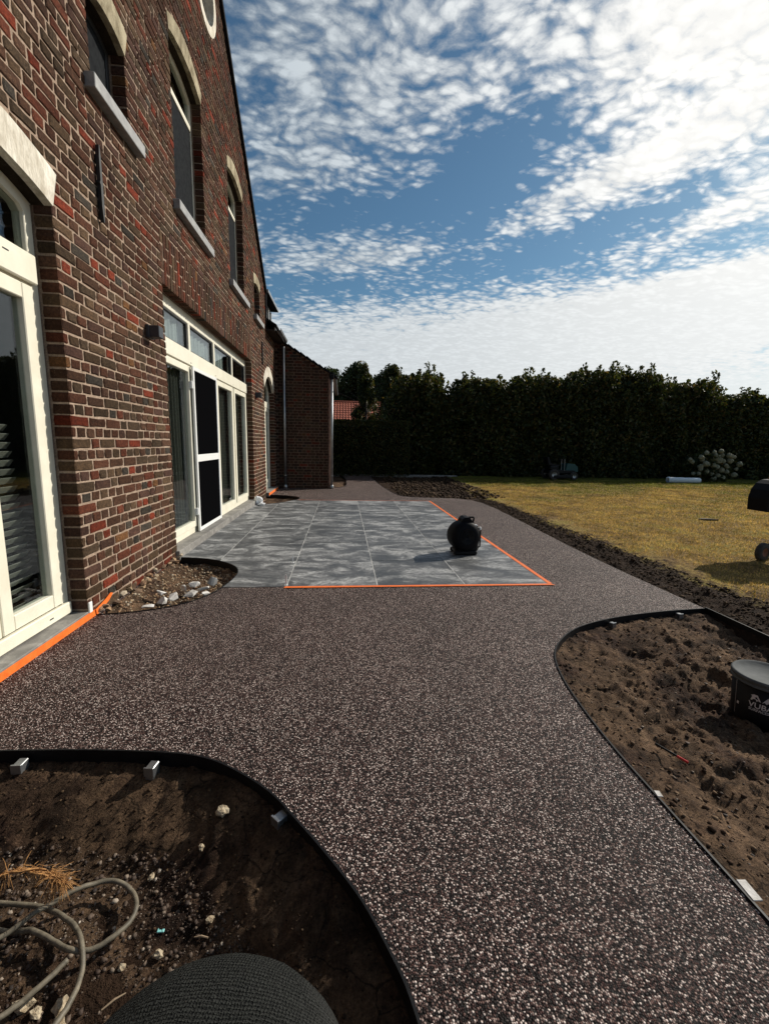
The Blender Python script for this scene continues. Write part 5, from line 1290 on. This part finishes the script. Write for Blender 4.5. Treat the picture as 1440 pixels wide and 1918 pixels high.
# ------------------------------------------------------------------ the person holding the camera: only the knee shows
def person():
    J = {'pel': (-.16, -.42, .46), 'che': (-.14, -.46, .82), 'nek': (-.10, -.42, 1.06), 'hea': (-.06, -.38, 1.24), 'hip': (-.14, -.30, .50), 'th': (-.13, -.02, .61), 'th2': (-.168, .19, .612), 'kn': (-.118, .335, .572), 'kn2': (-.105, .36, .55), 'sh': (-.13, .30, .32), 'an': (-.14, .24, -.04), 'to': (-.10, .40, -.10),
         'hip2': (-.30, -.38, .42), 'kn3': (-.52, -.12, .10), 'an2': (-.46, -.50, -.02), 'to2': (-.46, -.64, -.08), 'sl': (-.30, -.46, .96), 'ell': (-.36, -.30, .82), 'wl': (-.14, -.16, 1.04), 'sr': (.06, -.44, .96), 'elr': (.18, -.30, .84), 'wr': (.07, -.17, 1.06)}
    E = [('pel', 'che'), ('che', 'nek'), ('nek', 'hea'), ('pel', 'hip'), ('hip', 'th'), ('th', 'th2'), ('th2', 'kn'), ('kn', 'kn2'), ('kn2', 'sh'), ('sh', 'an'), ('an', 'to'), ('pel', 'hip2'), ('hip2', 'kn3'), ('kn3', 'an2'), ('an2', 'to2'), ('che', 'sl'), ('sl', 'ell'), ('ell', 'wl'), ('che', 'sr'), ('sr', 'elr'), ('elr', 'wr')]
    RD = {'pel': .17, 'che': .15, 'nek': .065, 'hea': .10, 'hip': .13, 'th': .125, 'th2': .182, 'kn': .184, 'kn2': .135, 'sh': .075, 'an': .05, 'to': .045, 'hip2': .12, 'kn3': .085, 'an2': .05, 'to2': .045, 'sl': .07, 'ell': .05, 'wl': .035, 'sr': .07, 'elr': .05, 'wr': .035}
    K = list(J); me = bpy.data.meshes.new('body'); me.from_pydata([J[k] for k in K], [(K.index(a), K.index(b)) for a, b in E], [])
    o = bpy.data.objects.new('body', me); COL.objects.link(o); md = o.modifiers.new('s', 'SKIN'); sv = me.skin_vertices[0].data
    for i, k in enumerate(K): sv[i].radius = (RD[k], RD[k]*(.92 if k in ('kn', 'th2') else 1)); sv[i].use_root = (k == 'pel')
    ss = o.modifiers.new('u', 'SUBSURF'); ss.levels = 4; ss.render_levels = 4
    dg = bpy.context.evaluated_depsgraph_get(); dg.update(); m2 = bpy.data.meshes.new_from_object(o.evaluated_get(dg)); bpy.data.objects.remove(o)
    for p in m2.polygons: p.use_smooth = True
    vv = np.empty(len(m2.vertices)*3, dtype=np.float32); m2.vertices.foreach_get('co', vv); vv = vv.reshape(-1, 3)
    nn = np.array([v.normal[:] for v in m2.vertices]); dd = .030*fbm(vv[:, 0]+vv[:, 2]*.7, vv[:, 1]-vv[:, 2]*.5, 6, 4)
    vv += nn*dd[:, None]; m2.vertices.foreach_set('co', vv.astype(np.float32).ravel()); m2.update()
    m2.materials.clear(); m2.materials.append(M_KNIT)
    t = thing('person', 'person crouching in the front bed, one knee in charcoal knit at the bottom edge', 'person', (-.14, .0, -.12))
    link('body', m2, t)
    r_ = np.random.RandomState(8); k = np.where((vv[:, 1] > .02) & (vv[:, 2] > .35))[0]; idx = r_.choice(k, 9000); P = vv[idx]+r_.normal(size=(9000, 3))*.006; N = nn[idx]
    D = N*.6+r_.normal(size=(9000, 3))*.55; D /= np.linalg.norm(D, axis=1)[:, None]; S = np.cross(D, r_.normal(size=(9000, 3))); S /= np.linalg.norm(S, axis=1)[:, None]
    P = P-N*.002; L = r_.uniform(.002, .006, 9000)[:, None]
    link('fuzz', mesh_np('fuzz', np.stack([P-S*.0003, P+S*.0003, P+D*L], 1).reshape(-1, 3), np.arange(27000).reshape(-1, 3), False, M_KNIT), t, 'stuff')
    mb = MB().lathe([(.001, -.11), (.06, -.09), (.095, -.02), (.10, .04), (.08, .10), (.001, .13)], (-.06, -.39, 1.30), seg=16); mb.build('head', M_SKIN, t, True)
    MB().lathe([(.105, .0), (.108, .05), (.088, .11), (.001, .14)], (-.06, -.40, 1.30), seg=16).build('hair', M_HAIR, t, True)
person()
